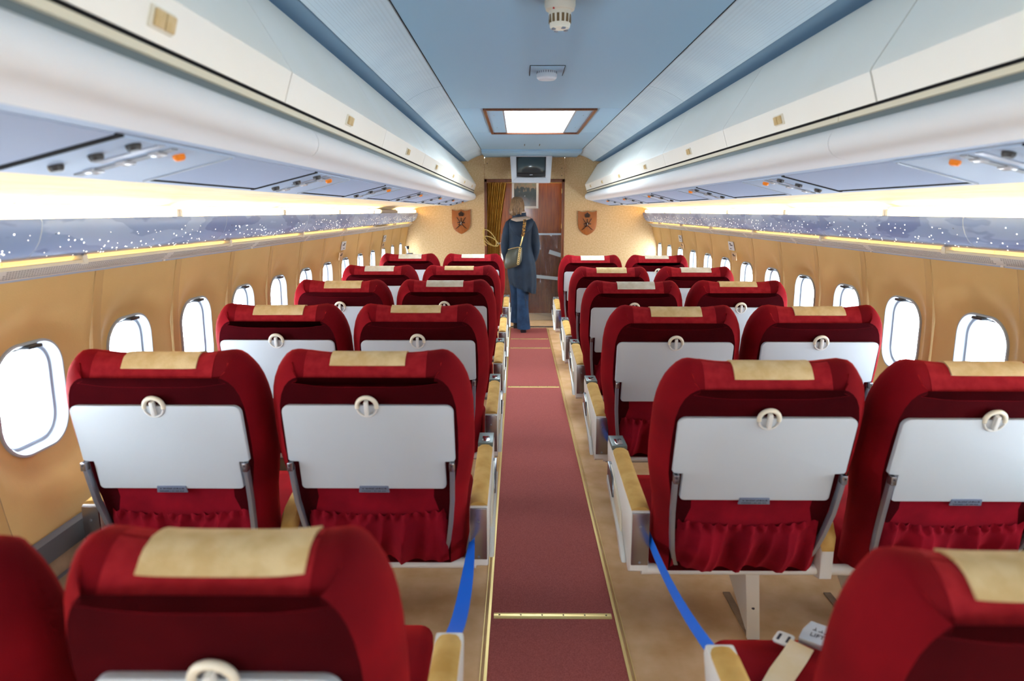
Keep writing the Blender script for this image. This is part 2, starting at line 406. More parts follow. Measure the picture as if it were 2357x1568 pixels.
# curved perforated side panels + blue strip
for s in (-1, 1):
    tr = structure('trim_%d' % (1 if s < 0 else 2), 'curved perforated ceiling panels above the %s bins' % side_word(s))
    prof = []
    for k in range(9):
        t = k / 8.0
        x = CX + (0.79 - CX) * t; z = CZ + 0.004 - (CZ - 2.106) * (0.35 * t + 0.65 * t * t)
        prof.append((s * x, z))
    for y0, y1 in ((YE, 0.6), (0.6, 4.07), (4.07, 7.0), (7.0, YB)):
        MB().sheet(prof, 0.012, y0 + 0.002, y1 - 0.002, nrm=s).build('perforated_panel', PERF, tr)
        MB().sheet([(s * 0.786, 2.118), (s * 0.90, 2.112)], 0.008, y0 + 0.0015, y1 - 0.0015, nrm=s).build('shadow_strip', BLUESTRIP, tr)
    MB().box(min(s * 0.5762, s * 0.5795), max(s * 0.5762, s * 0.5795), YE, YB - 0.003, CZ - 0.0015, CZ + 0.004).build('seam_strip', RUBBER, tr)
    tr2 = structure('trim_%d' % (3 if s < 0 else 4), 'rounded bullnose edge under the %s overhead bins' % side_word(s))
    nose = [(0.722, 1.722), (0.706, 1.716), (0.697, 1.706), (0.691, 1.692), (0.690, 1.678), (0.694, 1.664), (0.703, 1.652), (0.717, 1.643), (0.735, 1.637), (0.755, 1.633), (0.775, 1.629)]
    nose = [(s * x, z) for x, z in nose]
    for y0, y1 in ((YE, 1.92), (1.92, 6.61), (6.61, YB - 0.003)):
        MB().sheet(nose, 0.012, y0 + 0.002, y1 - 0.002, nrm=s).build('bullnose_panel', NOSE, tr2)
        MB().sheet([(s * 0.722, 1.7495), (s * 0.7125, 1.7495), (s * 0.7125, 1.736), (s * 0.722, 1.735)], 0.004, y0 + 0.0015, y1 - 0.0015, nrm=s).build('cream_moulding', BINSTRIP, tr2)
        MB().sheet([(s * 0.720, 1.738), (s * 0.717, 1.715)], 0.008, y0, y1, nrm=s).build('grey_channel', DGREY, tr2)
    MB().box(min(s * 0.7155, s * 0.732), max(s * 0.7155, s * 0.732), YE, YB - 0.003, 1.748, 1.765).build('gap_seal', RUBBER, tr2)
    tr3 = structure('trim_%d' % (5 if s < 0 else 6), 'blue grey service rail under the %s overhead bins' % side_word(s))
    MB().sheet([(s * 0.770, 1.644), (s * 1.030, 1.579)], 0.008, YE, YB - 0.003, nrm=s).build('rail_backing', RUBBER, tr3)
    MB().sheet([(s * 0.762, 1.6325), (s * 0.800, 1.6225)], 0.010, YE, YB - 0.003, nrm=s).build('inner_rail', UNDER, tr3)
    MB().sheet([(s * 1.002, 1.572), (s * 1.020, 1.5665), (s * 1.034, 1.566), (s * 1.040, 1.572)], 0.010, YE, YB - 0.003, nrm=s).build('outer_rail', UNDER, tr3)
    # warm cove above the tubes
    tr4 = structure('trim_%d' % (7 if s < 0 else 8), 'warm lit cream cove panels above the %s light tubes' % side_word(s))
    cov = [(1.034, 1.571), (1.15, 1.569), (1.30, 1.560), (1.42, 1.545), (1.50, 1.522), (1.54, 1.495), (1.555, 1.44), (1.560, 1.345)]
    cov = [(s * x, z) for x, z in cov]
    ys = [YE] + [1.86 + (0.62 if s > 0 else 0) + 1.19 * k for k in range(-3, 6)] + [YB - 0.003]
    for y0, y1 in zip(ys[:-1], ys[1:]):
        MB().sheet(cov, 0.010, y0 + 0.0015, y1 - 0.0015, nrm=s).build('cove_panel', COVE, tr4)
    # starry valance panels
    tr5 = structure('trim_%d' % (9 if s < 0 else 10), 'glossy blue mural panels with star holes along the %s wall' % side_word(s))
    star = [(1.436, 1.480), (1.433, 1.470), (1.438, 1.444), (1.448, 1.418), (1.463, 1.395), (1.483, 1.377), (1.508, 1.366), (1.522, 1.3635)]
    star = [(s * x, z) for x, z in star]
    rnd = random.Random(3 + s)
    def star_point(t):
        k = min(len(star) - 2, int(t * (len(star) - 1))); u = t * (len(star) - 1) - k
        a, b = star[k], star[k + 1]
        dx, dz = b[0] - a[0], b[1] - a[1]; l = math.hypot(dx, dz)
        nx, nz = dz / l, -dx / l
        if nx * s > 0: nx, nz = -nx, -nz
        return (a[0] + dx * u, a[1] + dz * u), (nx, nz), (dx / l, dz / l)
    for y0, y1 in zip(ys[:-1], ys[1:]):
        p = MB().sheet(star, 0.006, y0 + 0.0025, y1 - 0.0025, nrm=s).build('mural_panel', MURAL, tr5)
        if y0 < 0.2: continue
        d = MB()
        nst = int(62 * (y1 - y0))
        for q in range(nst):
            y = rnd.uniform(y0 + 0.04, y1 - 0.04); t = rnd.uniform(0.27, 0.82)
            (x, z), (nx, nz), (tx, tz) = star_point(t)
            rr = rnd.choice((0.0026, 0.0024, 0.0022, 0.0013, 0.0010))
            c = Vector((x + nx * 0.0012, y, z + nz * 0.0012)); e1 = Vector((tx, 0, tz)) * rr; e2 = Vector((0, 1, 0)) * rr
            nn = Vector((nx, 0, nz)) * 0.0008
            ring = [c + e1, c + (e1 + e2) * 0.72, c + e2, c + (e2 - e1) * 0.72, c - e1, c - (e1 + e2) * 0.72, c - e2, c + (e1 - e2) * 0.72]
            d.add([v - nn * 2 for v in ring] + ring, [tuple(range(8, 16))] + [(i, (i + 1) % 8, 8 + (i + 1) % 8, 8 + i) for i in range(8)])
        dd = d.build('star_holes', STARDOT, p, smooth=0); dd['kind'] = 'stuff'
        MB().lathe([(0.004, 0), (0.003, 0.004)], 10, Matrix.Translation((star[3][0] - s * 0.004, y0 + 0.06, star[2][1] - 0.005)) @ Matrix.Rotation(-s * R(90), 4, 'Y')).build('screw', BLACK, p)
    # grille under the mural: rail, slotted face, lower lip
    tr6 = structure('trim_%d' % (11 if s < 0 else 12), 'slotted air grille with gold rail along the %s wall' % side_word(s))
    GA, GB = Vector((s * 1.514, 0, 1.341)), Vector((s * 1.551, 0, 1.310))
    gy = [YE] + [3.32 - (0.62 if s < 0 else 0) + 0.905 * k for k in range(-4, 7)] + [YB - 0.003]
    for y0, y1 in zip(gy[:-1], gy[1:]):
        g = MB(); L = y1 - y0; cols = max(6, int((L - 0.05) / 0.011)); cw = (L - 0.05) / cols
        rows = 6
        for r_ in range(rows):
            t0 = (r_ + 0.0) / rows; t1 = (r_ + 0.62) / rows; t2 = (r_ + 1.0) / rows
            P = lambda t, y: GA.lerp(GB, t) + Vector((0, y, 0))
            g.add([P(t0, y0), P(t0, y1), P(t1, y1), P(t1, y0)], [(0, 1, 2, 3)])
            if r_ == rows - 1:
                g.add([P(t1, y0), P(t1, y1), P(t2, y1), P(t2, y0)], [(0, 1, 2, 3)]); continue
            if y1 < 0.6:
                continue
            off = 0.5 * cw if r_ % 2 else 0.0
            g.add([P(t1, y0), P(t1, y0 + 0.025 + off), P(t2, y0 + 0.025 + off), P(t2, y0)], [(0, 1, 2, 3)])
            for c in range(cols):
                a = y0 + 0.025 + off + c * cw + cw * 0.72; b = min(y0 + 0.025 + off + (c + 1) * cw, y1)
                g.add([P(t1, a), P(t1, b), P(t2, b), P(t2, a)], [(0, 1, 2, 3)])
            a = y0 + 0.025 + off + cols * cw
            if a < y1 - 0.001: g.add([P(t1, a), P(t1, y1), P(t2, y1), P(t2, a)], [(0, 1, 2, 3)])
        go = g.build('grille_section', GRILLE, tr6, smooth=0, recalc=False); go['kind'] = 'stuff'
        MB().box(min(s * 1.553, s * 1.547), max(s * 1.553, s * 1.547), y1 - 0.008, y1 + 0.006, 1.306, 1.316).build('grille_joint', GRILLE, tr6)
    MB().sheet([(s * 1.524, 1.343), (s * 1.562, 1.313)], 0.003, YE, YB - 0.003, nrm=s).build('grille_backing', GRILLEBACK, tr6)
    MB().sheet([(s * 1.549, 1.314), (s * 1.555, 1.305), (s * 1.566, 1.302)], 0.006, YE, YB - 0.003, nrm=s).build('lower_lip', UNDER, tr6)
    MB().prism([(s * 1.500, 1.343), (s * 1.503, 1.349), (s * 1.560, 1.351), (s * 1.560, 1.343)], YE, YB - 0.003).build('gold_ledge', GOLD, tr6)
    MB().tube([(s * 1.506, YE, 1.3475), (s * 1.506, YB - 0.003, 1.3475)], 0.0055, 10).build('gold_rail', GOLD, tr6)
    for k in range(-2, 7):
        y = 2.13 + (0.55 if s > 0 else 0.0) + 1.1 * k
        MB().box(min(s * 1.497, s * 1.535), max(s * 1.497, s * 1.535), y - 0.012, y + 0.012, 1.338, 1.366).build('rail_clip', CREAM, tr6, bevel=0.004)

# fluorescent tubes in the cove
for s in (-1, 1):
    joints = [YB - 0.02] + ([7.46 - 1.2 * k for k in range(9)] if s < 0 else [7.65 - 1.15 * k for k in range(9)])
    for k in range(9):
        y1 = joints[k] - 0.012; y0 = joints[k + 1] + 0.012
        dead = (s < 0 and k == 1)
        if y1 < -2: continue
        if y1 > 0.4:
            lab = '%s warm glowing light tube from the bulkhead, behind the %s mural panels' % (ORD[k], side_word(s))
            if dead: lab = 'mostly unlit grey light tube behind the left mural panels, second from the bulkhead'
        else:
            lab = '%s warm light tube from the bulkhead behind the %s mural, out of sight overhead' % (ORD[k], side_word(s))
        t = thing('light_tube', lab, 'light tube', (s * 1.468, y0, 1.498), group='cove light tubes')
        L = y1 - y0
        if dead: 
            MB().tube([(0, 0.02, 0), (0, 0.30, 0)], 0.019, 12).build('glass_tube', TUBE, t)
            MB().tube([(0, 0.34, 0), (0, L - 0.02, 0)], 0.019, 12).build('dead_section', DEADTUBE, t)
        else:
            MB().tube([(0, 0.02, 0), (0, L - 0.02, 0)], 0.019, 12).build('glass_tube', TUBE, t)
        for yy in (0.0, L):
            MB().box(-0.015, 0.019, yy - 0.010, yy + 0.010, -0.03, 0.010).build('tube_holder', WHITE, t, bevel=0.004)

# ------------------------------------------------------------------ side walls and windows
WA, WB_, WZ = 0.150, 0.172, 0.937
PZ0, PZ1 = 0.545, 1.306
def win_loop(off=0.0):
    return rrect(2 * (WA + off), 2 * (WB_ + off), 0.105 + off, 11, 0.0, WZ)
def wall_meshes(s, pitch):
    hw = pitch / 2 - 0.0265
    inner = win_loop()
    N = len(inner)
    outer = []
    for (y, z) in inner:
        dy, dz = y, z - WZ
        t = min(hw / abs(dy) if abs(dy) > 1e-6 else 9, ((PZ1 - WZ) if dz > 0 else (WZ - PZ0)) / abs(dz) if abs(dz) > 1e-6 else 9)
        outer.append([dy * t, WZ + dz * t])
    for cy in (-hw, hw):
        for cz in (PZ0, PZ1):
            i = min(range(N), key=lambda k: (outer[k][0] - cy) ** 2 + (outer[k][1] - cz) ** 2)
            outer[i] = [cy, cz]
    rings = []
    for t in (0, 0.04, 0.1, 0.18, 0.28, 0.4, 0.55, 0.7, 0.85, 1.0):
        ring = []
        for (a, b) in zip(inner, outer):
            y = a[0] + (b[0] - a[0]) * t; z = a[1] + (b[1] - a[1]) * t
            d = math.hypot(y - a[0], z - a[1])
            u = min(1.0, d / 0.15); sc_ = (1 - u * u * (3 - 2 * u))
            edge = 0.004 * max(0.0, 1 - min(hw - abs(y), 9) / 0.012)
            ring.append(Vector((s * (xw(z) + 0.045 * sc_ + edge), y, z)))
        rings.append(ring)
    b = MB().loft(rings, cap=False)
    panel = b.mesh('wall_panel', WALL, smooth=60)
    pil = MB().sheet([(s * (xw(z) + 0.001), z) for z in [PZ0 + (PZ1 - PZ0) * k / 10 for k in range(11)]], 0.03, -0.0235, 0.0235, nrm=-s)
    pillar = pil.mesh('pillar_strip', WALL2, bevel=0.004)
    def ring(off, depth):
        return [Vector((s * (xw(z) + depth), y, z)) for y, z in win_loop(off)]
    fr = MB().loft([ring(0.003, 0.049), ring(0.001, 0.0385), ring(-0.006, 0.037), ring(-0.011, 0.043), ring(-0.014, 0.072), ring(-0.022, 0.078)], cap=False).mesh('frame', FRAME, smooth=50)
    seal = MB().loft([ring(-0.020, 0.076), ring(-0.026, 0.072), ring(-0.030, 0.076), ring(-0.034, 0.092)], cap=False).mesh('inner_reveal', FRAME, smooth=50)
    pn = MB(); lp = ring(-0.024, 0.093)[::3]; lp2 = ring(-0.024, 0.100)[::3]; k = len(lp)
    pn.loft([lp, lp2], cap=True)
    pane = pn.mesh('pane', DAYL, smooth=0)
    gr = MB().box(-0.035, 0.035, -0.03, 0.03, -0.004, 0.006, Matrix.Translation((s * (xw(WZ + WB_) + 0.056), 0, WZ + WB_ - 0.014))).mesh('blind_grip', BLACK, bevel=0.002)
    return panel, pillar, fr, seal, pane, gr
wn = 0
for s, y00, pitch in ((-1, 2.02, 0.548), (1, 2.055, 0.551)):
    panel, pillar, fr, seal, pane, gr = wall_meshes(s, pitch)
    wall = structure('wall_' + side_word(s), 'tan curved cabin lining along the %s side' % side_word(s))
    low = [(s * (xw(z) - 0.0), z) for z in (0.0, 0.06, 0.15, 0.25, 0.35, 0.45, 0.53)]
    MB().sheet(low, 0.012, YE, YB - 0.003, nrm=-s).build('lower_lining', LOWER, wall)
    bb = structure('baseboard_' + side_word(s), 'dark grey vent rail below the %s lining' % side_word(s))
    MB().sheet([(s * (xw(0.49) - 0.012), 0.478), (s * (xw(0.51) - 0.02), 0.487), (s * (xw(0.54) - 0.02), 0.540), (s * (xw(0.55) - 0.006), 0.551)], 0.014, YE, YB - 0.003, nrm=-s).build('vent_rail', BASEB, bb)
    MB().sheet([(s * (xw(0.43) - 0.012), 0.425), (s * (xw(0.45) - 0.012), 0.432)], 0.008, YE, YB - 0.003, nrm=-s).build('lower_bead', BASEB, bb)
    for k in range(-9, 13):
        y = y00 + pitch * k
        link('wall_panel', panel, wall, (0, y, 0))
        link('pillar_strip', pillar, wall, (0, y + pitch / 2, 0))
        wn += 1
        fromb = 12 - k
        w = structure('window_%d' % wn, '%s rounded cabin window from the bulkhead on the %s wall' % (ORD[fromb] if fromb < 20 else 'rearmost', side_word(s)), (0, y, 0))
        link('frame', fr, w); link('inner_reveal', seal, w); link('pane', pane, w); link('blind_grip', gr, w)

# ------------------------------------------------------------------ front bulkhead, doorway, vestibule
DX0, DX1, DZ = -0.579, 0.430, 1.894
wf = structure('wall_front', 'beige speckled fabric bulkhead with a central doorway')
MB().box(-1.68, DX0 - 0.002, YB, YB + 0.04, 0, 2.55).build('bulkhead_panel', BULK, wf)
MB().box(DX1 + 0.002, 1.68, YB, YB + 0.04, 0, 2.55).build('bulkhead_panel', BULK, wf)
MB().box(DX0 + 0.002, DX1 - 0.002, YB + 0.001, YB + 0.04, DZ, 2.55).build('bulkhead_panel', BULK, wf)
for x, z in ((0.395, 2.03), (0.395, 1.94), (-0.545, 2.09)):
    MB().lathe([(0.006, 0), (0.004, 0.004)], 10, Matrix.Translation((x, YB, z)) @ Matrix.Rotation(R(90), 4, 'X')).build('screw', BLACK, wf)
df = structure('door_1', 'red brown wooden door frame in the bulkhead')
MB().box(DX0 - 0.004, DX0 + 0.028, YB - 0.008, YB + 0.09, 0, DZ).build('frame_jamb', WOODF, df, bevel=0.003)
MB().box(DX1 - 0.028, DX1 + 0.004, YB - 0.008, YB + 0.09, 0, DZ).build('frame_jamb', WOODF, df, bevel=0.003)
MB().box(DX0 - 0.004, DX1 + 0.004, YB - 0.008, YB + 0.09, DZ - 0.035, DZ + 0.004).build('frame_head', WOODF, df, bevel=0.003)
MB().box(DX0, DX1 + 0.2, YB - 0.02, YB + 0.05, 0, 0.006).build('threshold', DARKSTEEL, df)
for z in (0.28, 1.28, 1.72):
    MB().box(DX1 - 0.034, DX1 - 0.028, YB - 0.004, YB + 0.03, z, z + 0.06).build('hinge', BRASS, df)
wv = structure('wall_vestibule', 'cream side walls and ceiling of the lobby beyond the doorway')
MB().box(-1.1, 1.3, YB + 0.05, 10.6, 2.12, 2.16).build('lobby_ceiling', VEST, wv)
MB().box(0.80, 0.84, YB + 0.04, 10.6, 0, 2.12).build('lobby_wall', VEST, wv)
LY0, LY1, LZ0, LZ1 = 9.02, 9.38, 0.62, 1.30      # daylight opening of the lobby's left door
MB().box(-1.1, -1.06, YB + 0.04, LY0, 0, 2.12).build('lobby_wall', VEST, wv)
MB().box(-1.1, -1.06, LY1, 10.6, 0, 2.12).build('lobby_wall', VEST, wv)
MB().box(-1.1, -1.06, LY0, LY1, LZ1, 2.12).build('lobby_wall', VEST, wv)
MB().box(-1.1, -1.06, LY0, LY1, 0, LZ0).build('lobby_wall', VEST, wv)
wp = structure('wall_partition', 'glossy red brown wooden partition seen through the doorway')
YP = 9.45
MB().box(-1.06, 0.80, YP, YP + 0.04, 0.0, 2.12).build('wood_panel', WOOD, wp)
MB().box(-1.06, 0.80, YP - 0.012, YP, 0.0, 0.10).build('skirting', VEST, wp, bevel=0.003)
rows, cols = 40, 90
def plastic(x0, x1, zt, seed):
    rp = random.Random(seed); g = []
    for i in range(rows + 1):
        for j in range(cols + 1):
            x = x0 + (x1 - x0) * j / cols; zb = 0.10 - 0.16 * (j / cols - 0.5)
            z = zb + (zt - zb) * i / rows
            w = 0.020 * math.sin(9 * x + 2.2 * z + seed) * math.sin(3.1 * z + 1) + 0.012 * math.sin(23 * x - 4 * z) * math.exp(-((z - 0.95) / 0.3) ** 2)
            for (fx, fk, fw, fh, fz) in ((0.075, 0.10, 0.030, 0.045, 0.85), (0.185, -0.06, 0.020, 0.034, 1.0), (-0.33, 0.05, 0.030, 0.045, 0.9), (0.02, 0.2, 0.022, 0.03, 0.55)):
                w -= fh * math.exp(-((x - fx - fk * (z - 0.9) - 0.02 * math.sin(5 * z)) / fw) ** 2) * math.exp(-((z - fz) / 0.28) ** 2)
            g.append(Vector((x, YP - 0.05 + w * (1 - 0.8 * (i / rows) ** 6) + rp.uniform(-0.0015, 0.0015), z)))
    return MB().add(g, [(i * (cols + 1) + j, i * (cols + 1) + j + 1, (i + 1) * (cols + 1) + j + 1, (i + 1) * (cols + 1) + j) for i in range(rows) for j in range(cols)])
sheet = thing('plastic_sheet', 'clear wrinkled plastic sheeting taped over the lower wooden partition', 'plastic sheet')
plastic(-0.40, 0.46, 1.20, 2).build('film', PLASTIC, sheet, smooth=80, recalc=False)
for (x0, z0, L, dz, t) in ((0.26, 0.93, 0.17, 0.055, -0.30), (0.05, 0.60, 0.34, 0.045, -0.10), (0.02, 1.18, 0.42, 0.025, 0.0)):
    MB().box(0, L, -0.003, 0.0, 0, dz, Matrix.Translation((x0, YP - 0.078, z0)) @ Matrix.Rotation(-t, 4, 'Y')).build('tape_strip', TAPE, sheet)

lamp = thing('lobby_fill_lamp', 'round fill lamp added unseen to the lobby ceiling beyond the doorway', 'lamp', (0.25, 9.2, 2.12))  # unseen lamp, added to brighten the lobby
MB().lathe([(0.10, 0.0), (0.10, -0.02), (0.09, -0.03), (0.02, -0.032)], 24).build('diffuser', mat('lobby_fill_glow', (1, 0.9, 0.75), 0.5, emit=14.0, ecol=(1.0, 0.80, 0.55)), lamp)

# rear wall behind the viewpoint, opening added and sized for fill light
wb = structure('wall_back', 'rear cabin wall with an opening added for fill light')
MB().box(-1.75, -0.20, YE - 0.05, YE, -0.06, 2.72).build('rear_panel', BULK, wb)
MB().box(0.20, 1.75, YE - 0.05, YE, -0.06, 2.72).build('rear_panel', BULK, wb)
MB().box(-0.20, 0.20, YE - 0.05, YE, 1.75, 2.72).build('rear_panel', BULK, wb)
MB().box(-0.20, 0.20, YE - 0.05, YE, -0.06, 1.05).build('rear_panel', BULK, wb)

# ------------------------------------------------------------------ overhead bins
doorp = [(0.851, 2.084), (0.835, 2.070), (0.692, 1.836), (0.688, 1.826), (0.692, 1.815), (0.710, 1.757)]
for s in (-1, 1):
    seams = [1.72 + 1.19 * k for k in range(-3, 6)] + [YB - 0.004]
    dm = {}
    for k, (y0, y1) in enumerate(zip(seams[:-1], seams[1:])):
        fromb = len(seams) - 2 - k
        L = y1 - y0; gap = 0.006 if (s > 0 and abs(y1 - 1.72) < 0.02) else 0.0025
        if y1 > 0.7: lab = '%s cream overhead bin from the bulkhead on the %s side' % (ORD[fromb], side_word(s))
        else: lab = '%s cream overhead bin from the bulkhead on the %s side, behind the viewpoint' % (ORD[fromb], side_word(s))
        b = thing('overhead_bin', lab, 'overhead bin', (0, y0, 0), group='overhead bins')
        body = [(0.90, 2.10), (0.868, 2.085), (0.71, 1.83), (0.732, 1.756), (0.76, 1.66), (1.03, 1.585), (1.3, 1.585), (1.3, 1.9), (1.12, 2.10)]
        MB().prism([(s * x, z) for x, z in body], 0.0, L).build('bin_body', RUBBER if False else BLUESTRIP, b)
        d = MB().sheet([(s * x, z) for x, z in doorp], 0.014, gap, L - gap, nrm=s).build('bin_door', BIN, b)
        yl = L / 2 if y1 < 8.5 else L * 0.45
        Mx = Matrix.Translation((s * 0.699, yl, 1.79)) @ Matrix.Rotation(s * R(-16.0), 4, 'Y')
        MB().box(-0.004, 0.004, -0.036, 0.036, -0.017, 0.017, Mx).build('latch_plate', CREAM, d, bevel=0.003)
        MB().box(min(-s * 0.004, -s * 0.010), max(-s * 0.004, -s * 0.010), -0.030, -0.004, -0.013, 0.013, Mx).build('latch_lever', PAD if False else STRIP, d, bevel=0.002)
        MB().box(min(-s * 0.004, -s * 0.009), max(-s * 0.004, -s * 0.009), 0.002, 0.030, -0.013, 0.013, Mx).build('latch_lever', STRIP, d, bevel=0.002)

# ------------------------------------------------------------------ passenger service panels and infills
UD = Vector((0.968, -0.243))   # direction along underside (outwards, down)
def und(s, u, v, n):
    """point on the underside: u outwards from inner edge, v along y, n downwards"""
    nx, nz = 0.243, 0.968
    x = 0.775 + 0.968 * u - nx * n; z = 1.6285 - 0.243 * u - nz * n
    return Vector((s * x, v, z))
def ubox(mb, s, u0, u1, v0, v1, n0, n1):
    vs = [und(s, u, v, n) for u in (u0, u1) for v in (v0, v1) for n in (n0, n1)]
    mb.add(vs, [(0, 1, 3, 2), (4, 6, 7, 5), (0, 4, 5, 1), (2, 3, 7, 6), (0, 2, 6, 4), (1, 5, 7, 3)]); return mb
def make_service(s):
    t = empty('service_panel')
    ubox(MB(), s, 0.022, 0.238, 0.010, 0.46, -0.004, 0.004).build('panel_plate', UNDER, t, bevel=0.002)
    for u in (0.045, 0.115, 0.190):
        c = und(s, u, 0.075, 0.004); ax = (und(s, u, 0.075, 1.0) - und(s, u, 0.075, 0.0)).normalized()
        q = ax.to_track_quat('Z', 'Y').to_matrix().to_4x4()
        MB().lathe([(0.013, 0), (0.013, 0.005), (0.010, 0.011), (0.008, 0.011)], 16, Matrix.Translation(c) @ q).build('reading_light', BLACK, t)
    ubox(MB(), s, 0.020, 0.240, -0.013, 0.009, -0.004, 0.0035).build('edge_seal', RUBBER, t)
    ubox(MB(), s, 0.030, 0.228, 0.180, 0.205, 0.004, 0.007).build('light_strip', SLOT, t)
    for u in (0.055, 0.120, 0.185):
        ubox(MB(), s, u, u + 0.02, 0.172, 0.213, 0.004, 0.010).build('sign_lamp', mat('lamp_lens', (0.5, 0.52, 0.56), 0.2), t, bevel=0.002)
    ubox(MB(), s, 0.026, 0.15, 0.125, 0.150, 0.004, 0.006).build('vent_slot', ARMSTEEL, t)
    c = und(s, 0.058, 0.262, 0.004); ax = (und(s, 0.05, 0, 1.0) - und(s, 0.05, 0, 0.0)).normalized()
    q = ax.to_track_quat('Z', 'Y').to_matrix().to_4x4()
    MB().lathe([(0.012, 0), (0.012, 0.007), (0.009, 0.011), (0.003, 0.012)], 16, Matrix.Translation(c) @ q).build('call_button', ORANGE, t)
    ubox(MB(), s, 0.025, 0.235, 0.435, 0.442, 0.004, 0.007).build('groove_bead', FRAME, t)
    ubox(MB(), s, 0.025, 0.235, 0.446, 0.452, 0.0035, 0.0048).build('groove', SLOT, t)
    return t
def make_infill(s, L):
    return ubox(MB(), s, 0.022, 0.226, 0.0, L, -0.004, 0.002).mesh('infill_panel', UNDER2, bevel=0.002), ubox(MB(), s, 0.227, 0.236, 0.0, L, -0.004, 0.003).mesh('edge_seal', RUBBER)
for s, yy in ((-1, [-1.05, 0.05, 1.15, 2.25, 3.40, 4.60, 5.80, 7.00, 8.20]), (1, [-1.08, 0.12, 1.32, 2.51, 3.71, 4.96, 6.20, 7.40])):
    proto = make_service(s)
    prev = -3.0 
    for i, y in enumerate(yy):
        o = proto if i == 0 else copy_tree(proto)
        o.location = (0, y, 0)
        vis = len(yy) - 1 - i
        tag(o, ('%s reading light panel from the bulkhead under the %s bins' % (ORD[vis], side_word(s))) if y > 0.8 else '%s reading light panel from the bulkhead under the %s bins, behind the viewpoint' % (ORD[vis], side_word(s)), 'service panel', 'passenger service panels')
        me = make_infill(s, y - 0.014 - prev)
        f = thing('infill_panel', '', 'infill panel', (0, prev, 0)); link('plate', me[0], f); link('edge_seal', me[1], f)
        tag(f, ('plain blue grey infill panel just before the %s %s service panel from the bulkhead' % (ORD[vis], side_word(s))) if y > 0.8 else 'plain infill panel before the %s %s service panel, behind the viewpoint' % (ORD[vis], side_word(s)), 'infill panel', 'service rail infill panels')
        prev = y + 0.464
    if prev < YB - 0.1:
        me = make_infill(s, YB - 0.01 - prev)
        f = thing('infill_panel', '', 'infill panel', (0, prev, 0)); link('plate', me[0], f); link('edge_seal', me[1], f)
        tag(f, 'last plain infill panel against the bulkhead under the %s bins' % side_word(s), 'infill panel', 'service rail infill panels')

# ------------------------------------------------------------------ aisle runner
run = thing('carpet_runner', 'long mauve red carpet runner down the aisle', 'carpet runner')
MB().box(-0.248, 0.216, YE + 0.02, YB - 0.10, 0.0005, 0.007).build('pile', RUN, run)
for x in (-0.252, 0.220):
    MB().box(x - 0.005, x + 0.005, YE + 0.02, YB - 0.10, 0.0, 0.010).build('edge_strip', BRASS, run)
for x in (-0.270, 0.238):
    MB().box(x - 0.0015, x + 0.0015, YE + 0.02, YB - 0.10, 0.0, 0.004).build('seam_strip', BRASS, run)
for y in (2.325, 5.72, 7.42, 7.97):
    t = MB().prism([(y - 0.019, 0.007), (y - 0.012, 0.0105), (y + 0.012, 0.0105), (y + 0.019, 0.007)], -0.236, 0.205, 'x').build('cross_strip', BRASS, run)
    for k in range(6):
        MB().lathe([(0.0035, 0), (0.003, 0.0012)], 8, Matrix.Translation((-0.215 + 0.08 * k, y, 0.0105))).build('screw', INK, t)

# ------------------------------------------------------------------ seats
BT = math.tan(R(12.0))
def back_outline(hw, zt, zb):
    """silhouette from bottom right, over the top, to bottom left"""
    pts = []
    nb = hw - 0.030
    def wid(z):
        if z > 0.82: return hw
        if z > 0.60:
            u = (z - 0.60) / 0.22; u = u * u * (3 - 2 * u); return nb + (hw - nb) * u
        return nb - 0.012 * (0.60 - z) / 0.25
    for k in range(9): 
        z = zb + (0.90 - zb) * k / 8
        pts.append((wid(z), z))
    rc = 0.088 if hw > 0.25 else 0.062
    top = lambda x: zt - 0.006 + 0.012 * math.exp(-((abs(x) - (hw - rc * 0.95)) / 0.055) ** 2)
    for k in range(1, 9):
        a = R(90.0 * k / 8)
        x = hw - rc + rc * math.cos(a); z0 = 0.90 + (zt - 0.90) * (math.sin(a) ** 0.72)
        pts.append((x, z0 if k < 6 else top(x) - (zt - 0.90) * (1 - math.sin(a) ** 0.72)))
    nmid = 6
    for k in range(1, nmid):
        x = (hw - rc) * (1 - k / nmid); pts.append((x, top(x)))
    right_ = pts
    left_ = [(-x, z) for x, z in pts[::-1]]
    return right_ + [(0.0, top(0.0))] + left_
def make_back(hw, zt=1.11, zb=0.418):
    O = back_outline(hw, zt, zb)
    n = len(O)
    nr = []
    for i in range(n):
        a = O[max(0, i - 1)]; b = O[min(n - 1, i + 1)]
        dx, dz = b[0] - a[0], b[1] - a[1]; l = math.hypot(dx, dz)
        nr.append((dz / l, -dx / l))
    # rings: (inset on sides, inset on top, y)
    spec = [(0.042, 0.084, -0.066), (0.030, 0.058, -0.050), (0.015, 0.031, -0.030), (0.004, 0.010, -0.007), (0.0, 0.0, 0.018), (0.004, 0.006, 0.048), (0.020, 0.028, 0.072), (0.050, 0.065, 0.082)]
    if hw < 0.25: spec = [(a * 0.9, b * 0.72, y) for a, b, y in spec]
    rings = []
    for (ds, dt, y) in spec:
        ring = []
        for (x, z), (nx, nz) in zip(O, nr):
            w = max(0.0, nz) ** 1.2; d = ds + (dt - ds) * w
            px, pz = x - nx * d, z - nz * d
            low = max(0.0, min(1.0, (0.62 - pz) / 0.26))
            yy = y * (1 - 0.25 * low)
            ring.append(Vector((px, yy + (zt - pz) * BT, pz)))
        rings.append(ring)
    return rings
